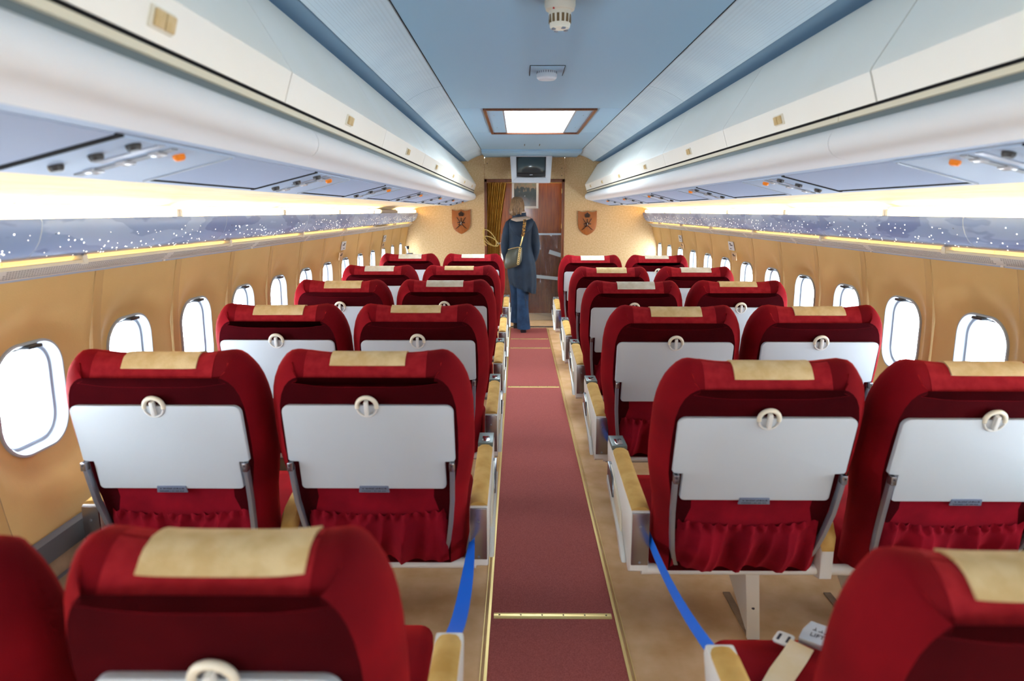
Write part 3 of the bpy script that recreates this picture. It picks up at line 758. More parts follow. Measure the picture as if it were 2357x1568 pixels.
def back_parts(hw, zt=1.11):
    rings = make_back(hw, zt)
    n = len(rings[0])
    shell = MB().loft(rings, cap=False, closed=False)
    # underside strip closing the ends and the front face
    front = rings[-1]; nf = len(shell.v)
    shell.f.append(tuple((len(rings) - 1) * n + k for k in range(n)))
    shell.f.append(tuple([r_ * n for r_ in range(len(rings))] + [r_ * n + n - 1 for r_ in range(len(rings) - 1, -1, -1)]))
    shell_me = shell.mesh('backrest', RED, smooth=50)
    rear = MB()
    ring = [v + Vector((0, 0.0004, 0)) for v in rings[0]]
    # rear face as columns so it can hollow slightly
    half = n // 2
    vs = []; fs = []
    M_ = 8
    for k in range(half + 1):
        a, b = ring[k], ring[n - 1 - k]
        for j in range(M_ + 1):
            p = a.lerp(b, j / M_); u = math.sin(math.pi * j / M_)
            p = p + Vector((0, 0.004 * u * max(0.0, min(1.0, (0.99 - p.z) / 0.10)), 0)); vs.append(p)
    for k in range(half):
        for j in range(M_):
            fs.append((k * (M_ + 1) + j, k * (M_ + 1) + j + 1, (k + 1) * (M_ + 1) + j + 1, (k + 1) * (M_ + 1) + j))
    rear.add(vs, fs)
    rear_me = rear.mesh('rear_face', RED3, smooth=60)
    def strip(x0, x1, r0, r1, lift, m_, name, wav=0.0, seed=0):
        """cloth patch on the crown between rings r0..r1 (float ring index)"""
        rr = random.Random(seed)
        NX = 14; NR = 8; top = []; 
        cen = n // 2
        def pt(x, r_):
            i0 = min(len(rings) - 2, int(r_)); u = r_ - i0
            def on(ring_):
                # interpolate along top row of the ring at given x
                for k in range(half - 9, half + 9):
                    a, b = ring_[k], ring_[k + 1]
                    if b.x <= x <= a.x:
                        w = (a.x - x) / max(1e-9, a.x - b.x); return a.lerp(b, w)
                return ring_[half]
            return on(rings[i0]).lerp(on(rings[i0 + 1]), u)
        A = []
        for i in range(NX + 1):
            for j in range(NR + 1):
                x = x0 + (x1 - x0) * i / NX; r_ = r0 + (r1 - r0) * j / NR
                p = pt(x, r_); e = 0.02
                t1 = pt(x + e, r_) - pt(x - e, r_); t2 = pt(x, min(6.9, r_ + 0.1)) - pt(x, max(0, r_ - 0.1))
                nn = t1.cross(t2).normalized()
                if nn.z < 0 or (abs(nn.z) < 0.2 and nn.y > 0 and r_ < 3): nn = -nn
                w = wav * (math.sin(31 * x + seed) * 0.5 + rr.uniform(-0.5, 0.5)) * (1 - j / NR)
                A.append((p + nn * (lift + abs(w)), p - nn * 0.001))
        mb = MB(); K = len(A)
        idx = lambda i, j: i * (NR + 1) + j
        vs2 = [a for a, b in A] + [b for a, b in A]; fs2 = []
        for i in range(NX):
            for j in range(NR):
                q = (idx(i, j), idx(i + 1, j), idx(i + 1, j + 1), idx(i, j + 1))
                fs2.append(q); fs2.append(tuple(K + t for t in q[::-1]))
        per = [idx(i, 0) for i in range(NX)] + [idx(NX, j) for j in range(NR)] + [idx(i, NR) for i in range(NX, 0, -1)] + [idx(0, j) for j in range(NR, 0, -1)]
        for a, b in zip(per, per[1:] + per[:1]): fs2.append((a, b, K + b, K + a))
        mb.add(vs2, fs2)
        return mb.mesh(name, m_, smooth=50)
    k = hw / 0.292
    patch = strip(-0.175 * k, 0.165 * k, 0.12, 4.9, 0.0010, RED2, 'crown_patch', 0.0)
    tapes = [strip((-0.105 + d) , (0.105 + d), a, 5.2, 0.0045, STRIP, 'headrest_tape', 0.002, sd) for d, a, sd in ((0.0, 2.05, 1), (0.012, 1.8, 2), (-0.01, 2.3, 3), (0.004, 1.9, 4))]
    PALE = mat('hook_tape_pale', (0.60, 0.54, 0.42), 0.9, col2=(0.72, 0.68, 0.58), nscale=30, bump=0.5, bscale=400)
    for q in range(4):
        pm = tapes[q].copy(); pm.materials.clear(); pm.materials.append(PALE); tapes.append(pm)
    return shell_me, rear_me, patch, tapes
def rear_y(z, zt=1.11):  # y of the rear face at height z
    return -0.056 + (zt - z) * BT
def tray_meshes(hw):
    k = hw / 0.292
    w1, w2 = (0.240, 0.211) if hw > 0.25 else (0.156, 0.136)
    z1, zn, z0 = 0.968, 0.790, 0.700
    def arc(cx, cz, r, a0, a1, n=5): return [(cx + r * math.cos(R(a0 + (a1 - a0) * i / n)), cz + r * math.sin(R(a0 + (a1 - a0) * i / n))) for i in range(n + 1)]
    poly = arc(w1 - 0.022, z1 - 0.022, 0.022, 0, 90) + arc(-w1 + 0.022, z1 - 0.022, 0.022, 90, 180)
    poly += [(-w1, zn + 0.006), (-w1 + 0.006, zn), (-w2, zn)] + arc(-w2 + 0.012, z0 + 0.012, 0.012, 180, 270) + arc(w2 - 0.012, z0 + 0.012, 0.012, 270, 360) + [(w2, zn), (w1 - 0.006, zn), (w1, zn + 0.006)]
    n = len(poly); vs = []
    for d in (-0.024, -0.006):
        vs += [Vector((x, rear_y(z) + d, z)) for x, z in poly]
    mb = MB().add(vs, [tuple(range(n)), tuple(range(2 * n - 1, n - 1, -1))] + [(i, (i + 1) % n, (i + 1) % n + n, i + n) for i in range(n)])
    tray = mb.mesh('tray_table', TRAY, bevel=0.003)
    return tray
def lean(mb_pts_y):  # helper matrix: local rear plane (x, depth toward viewer, along the slope)
    pass
def rear_matrix(z):
    """frame on the rear face at height z: X across, Z up the slope, -Y toward the viewer"""
    return Matrix.Translation((0, rear_y(z), z)) @ Matrix.Rotation(R(12.0), 4, 'X')
def latch_meshes():
    Mx = rear_matrix(0.968)
    ring = MB()
    pts = [Mx @ Vector((0.027 * math.cos(R(a)), -0.022, 0.027 * math.sin(R(a)) + 0.002)) for a in range(-12, 193, 12)]
    ring.tube(pts, 0.0065, 10)
    ring_me = ring.mesh('latch_ring', CREAM, smooth=50)
    disc = MB().lathe([(0.025, 0.0), (0.025, 0.006), (0.023, 0.008)], 28, Mx @ Matrix.Rotation(R(90), 4, 'X')).mesh('latch_disc', mat('latch_tan', (0.50, 0.36, 0.19), 0.4), smooth=40)
    bar = MB().box(-0.0055, 0.0055, -0.036, -0.018, -0.022, 0.021, Mx).mesh('latch_bar', WHITE, bevel=0.0025)
    cup = MB()
    pts = [Mx @ Vector((0.027 * math.cos(R(a)), -0.025, 0.027 * math.sin(R(a)) - 0.001)) for a in range(190, 351, 10)]
    cup.tube(pts, 0.0032, 8)
    cup_me = cup.mesh('latch_cup', WHITE, smooth=50)
    return ring_me, disc, bar, cup_me
def plate_mesh():
    Mx = rear_matrix(0.706)
    p = MB().prism([(-0.045, -0.012), (0.045, -0.012), (0.042, 0.009), (-0.042, 0.009)], -0.0275, -0.0235, 'y', Mx).mesh('notice_plate', PLATE, bevel=0.001)
    rr = random.Random(4); t = MB()
    x = -0.034
    while x < 0.030:           # upper line: cursive strokes
        w = rr.uniform(0.004, 0.010)
        t.box(x, x + w, -0.0282, -0.0277, 0.0005, 0.0015 + rr.uniform(0, 0.001), Mx)
        for _ in range(2):
            a = x + rr.uniform(0, w); t.box(a, a + 0.0012, -0.0282, -0.0277, 0.0, rr.uniform(0.002, 0.005), Mx)
        x += w + rr.uniform(0.001, 0.004)
    x = -0.036
    while x < 0.034:           # lower line: tiny capitals
        t.box(x, x + 0.0010, -0.0282, -0.0277, -0.0085, -0.0055, Mx)
        if rr.random() < 0.5: t.box(x, x + 0.002, -0.0282, -0.0277, -0.0062, -0.0055, Mx)
        x += 0.0026 if rr.random() < 0.85 else 0.005
    return p, t.mesh('plate_lettering', INK, smooth=0)
def arm_mesh(hw, sx):
    """curved steel tray arm"""
    x0 = 0.232 if hw > 0.25 else 0.149
    pts = [(0.792, 0.0, -0.030), (0.74, -0.001, -0.030), (0.66, -0.004, -0.028), (0.58, -0.012, -0.020), (0.51, -0.022, -0.010), (0.465, -0.034, 0.004), (0.44, -0.044, 0.014)]
    rings = []
    for z, dx, dy in pts:
        c = Vector((sx * (x0 + dx), rear_y(z) + dy, z))
        hwid, hth = 0.0065, 0.011
        rings.append([c + Vector((-hwid, -hth, 0)), c + Vector((hwid, -hth, 0)), c + Vector((hwid, hth, 0)), c + Vector((-hwid, hth, 0))])
    mb = MB().loft(rings)
    me = mb.mesh('tray_arm', ARMSTEEL, bevel=0.002)
    cap = MB().box(-0.008, 0.008, -0.014, 0.008, -0.016, 0.010, Matrix.Translation((sx * x0, rear_y(0.782) - 0.030, 0.782))).mesh('arm_cap', STEEL, bevel=0.003)
    piv = MB().lathe([(0.0028, 0), (0.0022, 0.002)], 8, Matrix.Translation((sx * x0, rear_y(0.784) - 0.044, 0.784)) @ Matrix.Rotation(R(90), 4, 'X')).mesh('pivot_pin', INK)
    return me, cap, piv
def pocket_meshes(hw, seed):
    k = hw / 0.292; w = 0.205 * k
    rr = random.Random(seed)
    ph = [rr.uniform(0, 6.28) for _ in range(5)]; fr = [rr.uniform(48, 60), rr.uniform(78, 95), rr.uniform(95, 120), rr.uniform(22, 30)]
    sag = rr.uniform(-0.3, 0.3)
    NX, NZ = 110, 22
    z1, z0 = 0.622, 0.440
    vs = []
    for i in range(NX + 1):
        for j in range(NZ + 1):
            u = i / NX; t = j / NZ
            x = -w + 2 * w * u
            bow = 0.016 * (4 * u * (1 - u))           # elastic edge hangs lower in the middle
            zt_ = z1 - bow; z = zt_ + (z0 - zt_) * t
            xs = x * (1 + 0.02 * t) + sag * 0.06 * t * math.sin(math.pi * u)
            f = 0.55 * (1 - 2 * abs(math.sin(fr[0] * 0.5 * xs + ph[0] + 0.5 * t))) + 0.32 * (1 - 2 * abs(math.sin(fr[1] * 0.5 * xs + ph[1] + 1.2 * t))) + 0.25 * math.sin(fr[3] * xs + ph[3] - 3 * t)
            g = math.sin(fr[2] * 1.6 * x + ph[2])
            amp = 0.005 + 0.026 * min(1, t * 2.2)
            gather = 0.009 * g * math.exp(-((t - 0.06) / 0.06) ** 2)
            belly = 0.014 + 0.024 * math.sin(math.pi * min(1, t * 0.95)) 
            edge = min(1.0, min(u, 1 - u) / 0.06)
            y = rear_y(z) - (belly + amp * f + gather) * (0.35 + 0.65 * edge) - 0.003
            frill = 0.004 * math.sin(fr[2] * x * 2.0) if j == 0 else 0.0
            vs.append(Vector((xs, y, z + frill)))
    idx = lambda i, j: i * (NZ + 1) + j
    fs = [(idx(i, j), idx(i + 1, j), idx(i + 1, j + 1), idx(i, j + 1)) for i in range(NX) for j in range(NZ)]
    pocket = MB().add(vs, fs).mesh('magazine_pocket', RED4, smooth=80)
    flat = MB(); vs = []
    for i in range(13):
        u = i / 12; x = -w + 2 * w * u
        for z in (0.72, 0.66, 0.60, 0.55):
            vs.append(Vector((x * 1.02, rear_y(z) - 0.007 - 0.004 * math.sin(math.pi * u), z)))
    flat.add(vs, [(i * 4 + j, (i + 1) * 4 + j, (i + 1) * 4 + j + 1, i * 4 + j + 1) for i in range(12) for j in range(3)])
    return pocket, flat.mesh('pocket_panel', RED4, smooth=60)
def cushion_mesh(hw):
    rings = []
    for (y, z0, z1, w) in ((0.20, 0.37, 0.47, hw - 0.055), (0.22, 0.36, 0.49, hw - 0.045), (0.45, 0.36, 0.505, hw - 0.04), (0.60, 0.355, 0.505, hw - 0.042), (0.68, 0.36, 0.49, hw - 0.05), (0.70, 0.38, 0.46, hw - 0.065)):
        pts = rrect(2 * w, z1 - z0, 0.03, 4, 0.0, (z0 + z1) / 2)
        rings.append([Vector((a, y, b)) for a, b in pts])
    return MB().loft(rings).mesh('seat_cushion', RED, smooth=50)
def make_kind(hw):
    K = {}
    K['back'], K['rear'], K['patch'], K['tapes'] = back_parts(hw)
    K['tray'] = tray_meshes(hw)
    K['latch'] = LATCH
    K['plate'] = PLATEM
    K['arms'] = [arm_mesh(hw, s) for s in (-1, 1)]
    K['pockets'] = [pocket_meshes(hw, q) for q in (1, 2, 3)]
    K['cush'] = cushion_mesh(hw)
    return K
LATCH = latch_meshes(); PLATEM = plate_mesh()
WIDE, SLIM = make_kind(0.292), make_kind(0.222)
rs = random.Random(21)
def seat(K, x, y, label, group, recline=0.0, var=0, z=0.0, pale=False):
    t = thing('passenger_seat', label, 'seat', (x, y, z), 0.0, group)
    if recline:   # pivot about the base of the back
        pv = Vector((0, 0.16, 0.36))
        Mr = Matrix.Translation(pv) @ Matrix.Rotation(R(recline), 4, 'X') @ Matrix.Translation(-pv)
    else: Mr = Matrix.Identity(4)
    def part(n, me, par=None, moves=True):
        o = link(n, me, par or t)
        if moves and par is None: o.matrix_local = Mr
        return o
    bk = part('backrest', K['back'])
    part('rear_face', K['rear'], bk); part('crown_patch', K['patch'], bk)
    part('headrest_tape', K['tapes'][var % 4 + (4 if pale else 0)])
    slim = K is SLIM
    tr = part('tray_table', K['tray'])
    part('notice_plate', K['plate'][0], tr); part('plate_lettering', K['plate'][1], tr)
    lt = part('tray_latch', K['latch'][0])
    part('latch_disc', K['latch'][1], lt); part('latch_bar', K['latch'][2], lt); part('latch_cup', K['latch'][3], lt)
    for a in K['arms']:
        ar = part('tray_arm', a[0]); part('arm_cap', a[1], ar); part('pivot_pin', a[2], ar)
    pk = K['pockets'][var % 3]
    pp = part('pocket_panel', pk[1]); part('magazine_pocket', pk[0], pp)
    cu_ = part('seat_cushion', K['cush'], moves=False)
    if slim:
        for o_ in t.children:
            if o_.name.split('.')[0] in ('tray_table', 'tray_latch', 'tray_arm'): o_.location += Vector((0, 0.018 * BT, -0.018))
        cu_.location = (0, 0.02, 0.045)
    return t

# seat frames: rails, legs and armrests shared by the seats of a block
def armrest_aisle(t, x, s, full=True, front=0.67):
    """x: centre, s: side the aisle is on (+1 aisle towards +x)"""
    w = 0.029
    a0, a1 = sorted((x - w, x + w))
    prof = [(0.105, 0.405), (0.105, 0.602), (0.30, 0.614), (front - 0.10, 0.634), (front, 0.640), (front + 0.012, 0.615), (front - 0.03, 0.530), (front - 0.16, 0.495), (0.32, 0.455), (0.20, 0.400), (0.14, 0.385)]
    c = MB().prism(prof, a0, a1, 'x').build('armrest', WHITE, t, bevel=0.006)
    pad = []
    for (y, z) in ((0.112, 0.600), (0.20, 0.609), (0.32, 0.617), (front - 0.24, 0.626), (front - (0.135 if full else 0.04), 0.636), (front - (0.115 if full else 0.015), 0.632)):
        ww = 0.027 if y < front - (0.12 if full else 0.02) else 0.024
        pad.append([Vector((x - ww, y, z - 0.012)), Vector((x - ww, y, z + 0.004)), Vector((x - ww * 0.6, y, z + 0.012)), Vector((x, y, z + 0.014)), Vector((x + ww * 0.6, y, z + 0.012)), Vector((x + ww, y, z + 0.004)), Vector((x + ww, y, z - 0.012))])
    MB().loft(pad).build('arm_pad', PAD, c, smooth=50)
    MB().box(a0 + 0.003, a1 - 0.003, 0.0985, 0.106, 0.428, 0.598).build('end_plate', STEEL, c, bevel=0.002)
    for z in (0.437, 0.555):
        MB().lathe([(0.004, 0), (0.003, 0.002)], 8, Matrix.Translation((x, 0.0985, z)) @ Matrix.Rotation(R(90), 4, 'X')).build('screw', ARMSTEEL, c)
    if full:
        MB().box(a0 + 0.001, a1 - 0.001, front - 0.112, front + 0.006, 0.634, 0.652, Matrix.Translation((0, 0, 0.0))).build('ashtray', ASHGREY, c, bevel=0.003)
        MB().box(x - 0.014, x + 0.014, front - 0.10, front - 0.045, 0.651, 0.655).build('ashtray_lid', CHROME, c, bevel=0.001)
        xo = x + s * w
        b0, b1 = sorted((xo, xo + s * 0.007))
        MB().prism([(0.26, 0.44), (0.29, 0.52), (front - 0.20, 0.580), (front - 0.11, 0.588), (front - 0.11, 0.515), (0.45, 0.480)], b0, b1, 'x').build('side_recess', CREAM, c, bevel=0.002)
        b0, b1 = sorted((xo, xo + s * 0.013))
        MB().prism([(front - 0.24, 0.505), (front - 0.22, 0.572), (front - 0.105, 0.590), (front - 0.10, 0.535)], b0, b1, 'x').build('side_tray_clip', DARKSTEEL, c, bevel=0.002)
        b0, b1 = sorted((xo, xo + s * 0.016))
        MB().prism([(0.16, 0.402), (0.20, 0.400), (0.32, 0.455), (front - 0.16, 0.495), (front - 0.10, 0.512), (front - 0.11, 0.540), (0.42, 0.492), (0.24, 0.452)], b0, b1, 'x').build('side_rail', WHITE, c, bevel=0.004)
    return c
def armrest_mid(t, x):
    rings = []
    for (y, z1, w) in ((0.10, 0.50, 0.018), (0.115, 0.54, 0.026), (0.15, 0.575, 0.030), (0.22, 0.59, 0.031), (0.45, 0.605, 0.030), (0.60, 0.615, 0.028)):
        z0 = 0.385
        rings.append([Vector((x - w, y, z0)), Vector((x - w, y, z1 - 0.02)), Vector((x - w * 0.6, y, z1)), Vector((x + w * 0.6, y, z1)), Vector((x + w, y, z1 - 0.02)), Vector((x + w, y, z0))])
    c = MB().loft(rings).build('armrest', WHITE, t, smooth=50)
    rings = []
    for (y, z1, w) in ((0.098, 0.505, 0.018), (0.112, 0.545, 0.027), (0.148, 0.579, 0.031), (0.22, 0.595, 0.032), (0.45, 0.610, 0.031), (0.60, 0.620, 0.029)):
        rings.append([Vector((x - w, y, z1 - 0.028)), Vector((x - w * 0.65, y, z1)), Vector((x + w * 0.65, y, z1)), Vector((x + w, y, z1 - 0.028))])
    MB().loft(rings).build('arm_pad', PAD, c, smooth=50)
def seat_frame(xs, s, y, label, xa, xwall, full=True, hw=0.292):
    """xs: seat centres aisle first; s = -1 left block, +1 right block"""
    t = thing('seat_base_frame', label, 'seat frame', (0, y, 0), 0.0, 'seat frames')
    x0, x1 = sorted((xa, xwall))
    MB().tube([(x0 + 0.01, 0.125, 0.403), (x1 - 0.01, 0.125, 0.403)], 0.017, 12).build('rear_rail', WHITE, t)
    MB().tube([(x0 + 0.01, 0.60, 0.35), (x1 - 0.01, 0.60, 0.35)], 0.020, 12).build('front_rail', WHITE, t)
    MB().box(x0 + 0.035, x1 - 0.035, 0.22, 0.62, 0.345, 0.357).build('seat_pan', ARMSTEEL, t)
    for xl in ((xs[0] + xs[-1]) / 2 - s * 0.20, (xs[0] + xs[-1]) / 2 + s * 0.20):
        Sh = Matrix.Identity(4); Sh[0][2] = -s * 0.24; Sh[0][3] = s * 0.24 * 0.365      # legs splay outwards towards the floor
        l = MB().prism([(0.175, 0.365), (0.56, 0.365), (0.60, 0.335), (0.40, 0.014), (0.345, 0.014)], xl - 0.010, xl + 0.010, 'x', Sh).build('leg', WHITE, t, bevel=0.003)
        MB().prism([(0.165, 0.365), (0.180, 0.365), (0.352, 0.014), (0.337, 0.014)], xl - 0.022, xl + 0.022, 'x', Sh).build('leg_flange', WHITE, l, bevel=0.002)
        MB().lathe([(0.006, 0), (0.005, 0.003)], 10, Sh @ Matrix.Translation((xl, 0.252, 0.19)) @ Matrix.Rotation(R(90), 4, 'X')).build('bolt', INK, l)
        xl = xl + s * 0.085
        MB().box(xl - 0.014, xl + 0.014, 0.18, 0.66, 0.0, 0.006).build('floor_track', LOWER, t, bevel=0.002)
    armrest_aisle(t, xa, -s, full, 0.67 if full else 0.50)
    for a, b in zip(xs[:-1], xs[1:]): armrest_mid(t, (a + b) / 2)
    armrest_aisle(t, xwall, s, False, 0.62)
    return t
ROWS_L = [(1.871, 0.0), (2.848, 0.0), (3.888, 0.0), (4.958, 0.0), (6.33, 0.0)]
ROWS_R = [(1.84, 3.5), (2.815, 0.0), (3.849, 0.0), (4.815, 0.0), (6.157, 0.0)]
RW = ['second', 'third', 'fourth', 'fifth', 'sixth']
for s, rows_, xs, xa, xwl in ((-1, ROWS_L, (-0.567, -1.160), -0.268, -1.475), (1, ROWS_R, (0.503, 1.100), 0.228, 1.415)):
    for i, (y, rec) in enumerate(rows_):
        row = '%s row from the rear' % RW[i] if i < 4 else 'row nearest the bulkhead'
        sw = side_word(s)
        for j, x in enumerate(xs):
            xx = x + (0.022 if (s > 0 and i == 0) else 0)
            seat(WIDE, xx, y, 'red velvet %s seat, %s block, %s' % (('aisle', 'window')[j], sw, row), 'red velvet seats', rec + rs.uniform(-0.4, 0.4), i * 2 + j + (1 if s > 0 else 0), 0.0, (i >= 2 and (i + j) % 3 != 0))
        seat_frame(xs, s, y, 'white seat frame with armrests, %s block, %s' % (sw, row), xa, xwl)
# nearest row: narrower seats
seat(SLIM, -0.524, 0.796, 'narrow red velvet seat with wide tape, nearest row left of the runner', 'red velvet seats', 0, 1, -0.022)
seat(SLIM, -0.985, 0.780, 'narrow red velvet seat cut by the lower left corner of the picture', 'red velvet seats', 0, 2, -0.030)
seat_frame((-0.478, -0.920), -1, 0.78, 'white seat frame with tan armrest, nearest row left of the runner', -0.287, -1.16, False, 0.208)
seat(SLIM, 0.480, 0.745, 'narrow red velvet seat in the lower right corner with a seat belt', 'red velvet seats', 0, 3, -0.022)
seat_frame((0.480, 0.920), 1, 0.745, 'white seat frame with tan armrest, nearest row right of the runner', 0.262, 1.16, False, 0.208)

# ------------------------------------------------------------------ blue ribbons strung between the armrests
def ribbon(label, P0, P1, sag, w, d0, d1):
    """P0 -> P1 with sag; d0, d1: width directions at both ends"""
    P0, P1, d0, d1 = Vector(P0), Vector(P1), Vector(d0).normalized(), Vector(d1).normalized()
    N = 18; a = []; b = []
    for i in range(N + 1):
        t = i / N; p = P0.lerp(P1, t) + Vector((0, 0, -sag * 4 * t * (1 - t))); d = d0.lerp(d1, t ** 3).normalized() * w / 2
        a.append(p - d); b.append(p + d)
    vs = a + b; K = N + 1; off = Vector((0.0006, 0, 0.0006))
    vs2 = vs + [v + off for v in vs]; fs = []
    for i in range(N):
        fs.append((i, i + 1, K + i + 1, K + i)); fs.append((2 * K + i, 3 * K + i, 3 * K + i + 1, 2 * K + i + 1))
        fs.append((i, 2 * K + i, 2 * K + i + 1, i + 1)); fs.append((K + i, K + i + 1, 3 * K + i + 1, 3 * K + i))
    o = MB().add(vs2, fs).build('barrier_ribbon', BLUE, None, smooth=40)
    return tag(o, label, 'ribbon', 'blue barrier ribbons')
ribbon('wide twisted blue ribbon hanging from the nearest left armrest to the second row', (-0.290, 1.285, 0.615), (-0.292, 2.03, 0.50), 0.075, 0.040, (1, 0, 0.1), (0.35, 0.2, 1))
ribbon('narrow blue ribbon from the nearest right armrest to the second row', (0.262, 1.245, 0.605), (0.262, 1.99, 0.50), 0.03, 0.032, (0.25, 0, 1), (0.2, 0.1, 1))
ribbon('short blue ribbon between second and third row armrests, left of the runner', (-0.268, 2.55, 0.62), (-0.292, 2.98, 0.50), 0.03, 0.034, (0.4, 0, 1), (0.3, 0.1, 1))
ribbon('short blue ribbon between second and third row armrests, right of the runner', (0.240, 2.52, 0.62), (0.262, 2.96, 0.50), 0.03, 0.034, (0.4, 0, 1), (0.3, 0.1, 1))
ribbon('tiny blue ribbon between the last two right rows near the bulkhead', (0.240, 5.49, 0.62), (0.262, 6.30, 0.50), 0.03, 0.034, (0.4, 0, 1), (0.3, 0.1, 1))

# ------------------------------------------------------------------ seat belt on the near right cushion
def text_mesh(s, size, material, name, depth=0.0004):
    cu = bpy.data.curves.new(name, 'FONT'); cu.body = s; cu.size = size; cu.extrude = depth; cu.align_x = 'CENTER'; cu.align_y = 'CENTER'
    tmp = bpy.data.objects.new(name, cu); COL.objects.link(tmp)
    dg = bpy.context.evaluated_depsgraph_get(); dg.update()
    me = bpy.data.meshes.new_from_object(tmp.evaluated_get(dg)); bpy.data.objects.remove(tmp)
    me.materials.clear(); me.materials.append(material)
    return me
belt = thing('seat_belt', 'open seat belt with silver buckle lying on the near right red cushion', 'seat belt', (0.455, 1.295, 0.0285))
NB = 16; top = []; 
pth = [(-0.16, -0.16, 0.500), (-0.10, -0.08, 0.497), (-0.04, 0.0, 0.500), (0.005, 0.05, 0.505), (0.035, 0.085, 0.510)]
vs = []; fs = []
for i, (x, y, z) in enumerate(pth):
    a = pth[max(0, i - 1)]; b = pth[min(len(pth) - 1, i + 1)]
    d = Vector((b[0] - a[0], b[1] - a[1], 0)).normalized(); nrm_ = Vector((-d.y, d.x, 0)) * 0.026
    for sg in (-1, 1):
        for dz in (0.0, 0.0025): vs.append(Vector((x, y, z + 0.004 + dz + 0.004 * (sg > 0))) + nrm_ * sg)
for i in range(len(pth) - 1):
    o = i * 4
    for q in ((0, 2), (3, 1), (1, 0), (2, 3)): fs.append((o + q[0], o + q[1], o + 4 + q[1], o + 4 + q[0]))
MB().add(vs, fs).build('webbing', WEB, belt, smooth=60)
MT = Matrix.Translation((0.005, 0.112, 0.512)) @ Matrix.Rotation(R(-38), 4, 'Z')
tg = MB().prism(rrect(0.040, 0.050, 0.010, 4), 0.0, 0.0035, 'z', MT).build('tongue', WHITE, belt, bevel=0.001)
for k in (-1, 1): MB().prism(rrect(0.006, 0.026, 0.001, 2, 0.010 * k), 0.0031, 0.0042, 'z', MT @ Matrix.Rotation(R(90), 4, 'Z') @ Matrix.Rotation(R(-90), 4, 'Z')).build('tongue_slot', INK, tg)
MK = Matrix.Translation((0.080, 0.105, 0.517)) @ Matrix.Rotation(R(-38), 4, 'Z') @ Matrix.Rotation(R(8), 4, 'X')
bk = MB().prism([(-0.034, -0.034), (0.028, -0.034), (0.034, 0.0), (0.026, 0.036), (-0.026, 0.036), (-0.034, 0.0)], 0.0, 0.016, 'z', MK).build('buckle', mat('buckle_silver', (0.62, 0.64, 0.68), 0.3, 0.6), belt, bevel=0.003)
lt = link('lettering', text_mesh('LIFT', 0.017, INK, 'lettering'), bk); lt.matrix_local = MK @ Matrix.Translation((0, -0.010, 0.0163))
sq = MB()
for (x0, z0, w_, h_) in ((-0.014, 0.006, 0.008, 0.002), (-0.010, 0.006, 0.0018, 0.010), (-0.002, 0.006, 0.010, 0.002), (0.004, 0.008, 0.0018, 0.006), (0.010, 0.004, 0.006, 0.002), (0.013, 0.004, 0.0018, 0.008)):
    sq.box(x0, x0 + w_, z0, z0 + h_, 0.0161, 0.0166, MK)
sq.build('script_lettering', INK, bk, smooth=0)

# ------------------------------------------------------------------ ceiling detectors
sd = thing('smoke_detector', 'ivory cup shaped smoke detector hanging from the ceiling nearest the camera', 'smoke detector', (-0.008, 2.46, CZ))
MB().lathe([(0.052, 0.0), (0.052, -0.016), (0.048, -0.030), (0.040, -0.034)], 28).build('base', DET, sd)
MB().lathe([(0.038, -0.030), (0.038, -0.042), (0.034, -0.082), (0.031, -0.088), (0.014, -0.092)], 28).build('cup', DET, sd)
for k in range(14):
    a = 2 * math.pi * k / 14
    MB().box(0.033, 0.0375, -0.0042, 0.0042, -0.072, -0.046, Matrix.Rotation(a, 4, 'Z')).build('slot', mat('slot_tan', (0.18, 0.11, 0.04), 0.7), sd)
for k in range(4):
    a = 2 * math.pi * (k + 0.3) / 4
    MB().box(0.018, 0.029, -0.006, 0.006, -0.094, -0.088, Matrix.Rotation(a, 4, 'Z')).build('foot', ARMSTEEL, sd, bevel=0.001)
MB().box(-0.026, -0.020, -0.040, -0.036, -0.036, -0.030).build('indicator', mat('indicator_red', (0.5, 0.03, 0.02), 0.3), sd)
s2 = thing('ceiling_alarm', 'flat white round alarm on a square ceiling plate before the hatch', 'smoke detector', (-0.006, 3.62, CZ))
MB().box(-0.083, 0.083, -0.125, 0.125, -0.0035, 0.0).build('plate', CEIL, s2)
MB().box(-0.086, 0.086, -0.128, 0.128, -0.0020, 0.0).build('plate_shadow_gap', RUBBER, s2)
MB().lathe([(0.050, -0.003), (0.050, -0.016), (0.052, -0.020), (0.050, -0.036), (0.042, -0.044), (0.01, -0.045)], 28).build('body', mat('alarm_white', (0.72, 0.76, 0.82), 0.4), s2)
for k in range(26):
    a = 2 * math.pi * k / 26
    MB().box(0.0495, 0.0512, -0.0022, 0.0022, -0.016, -0.006, Matrix.Rotation(a, 4, 'Z')).build('vent', ARMSTEEL, s2)

# ------------------------------------------------------------------ television on the bulkhead
tv = thing('television', 'small black television in a white tapered casing above the doorway', 'television', (0.004, 8.60, 0))
front = [(-0.258, 2.162), (0.258, 2.162), (0.236, 1.843), (-0.236, 1.843)]
inner = [(-0.182, 2.150), (0.182, 2.150), (0.176, 1.918), (0.10, 1.910), (0.0, 1.907), (-0.10, 1.910), (-0.176, 1.918)]
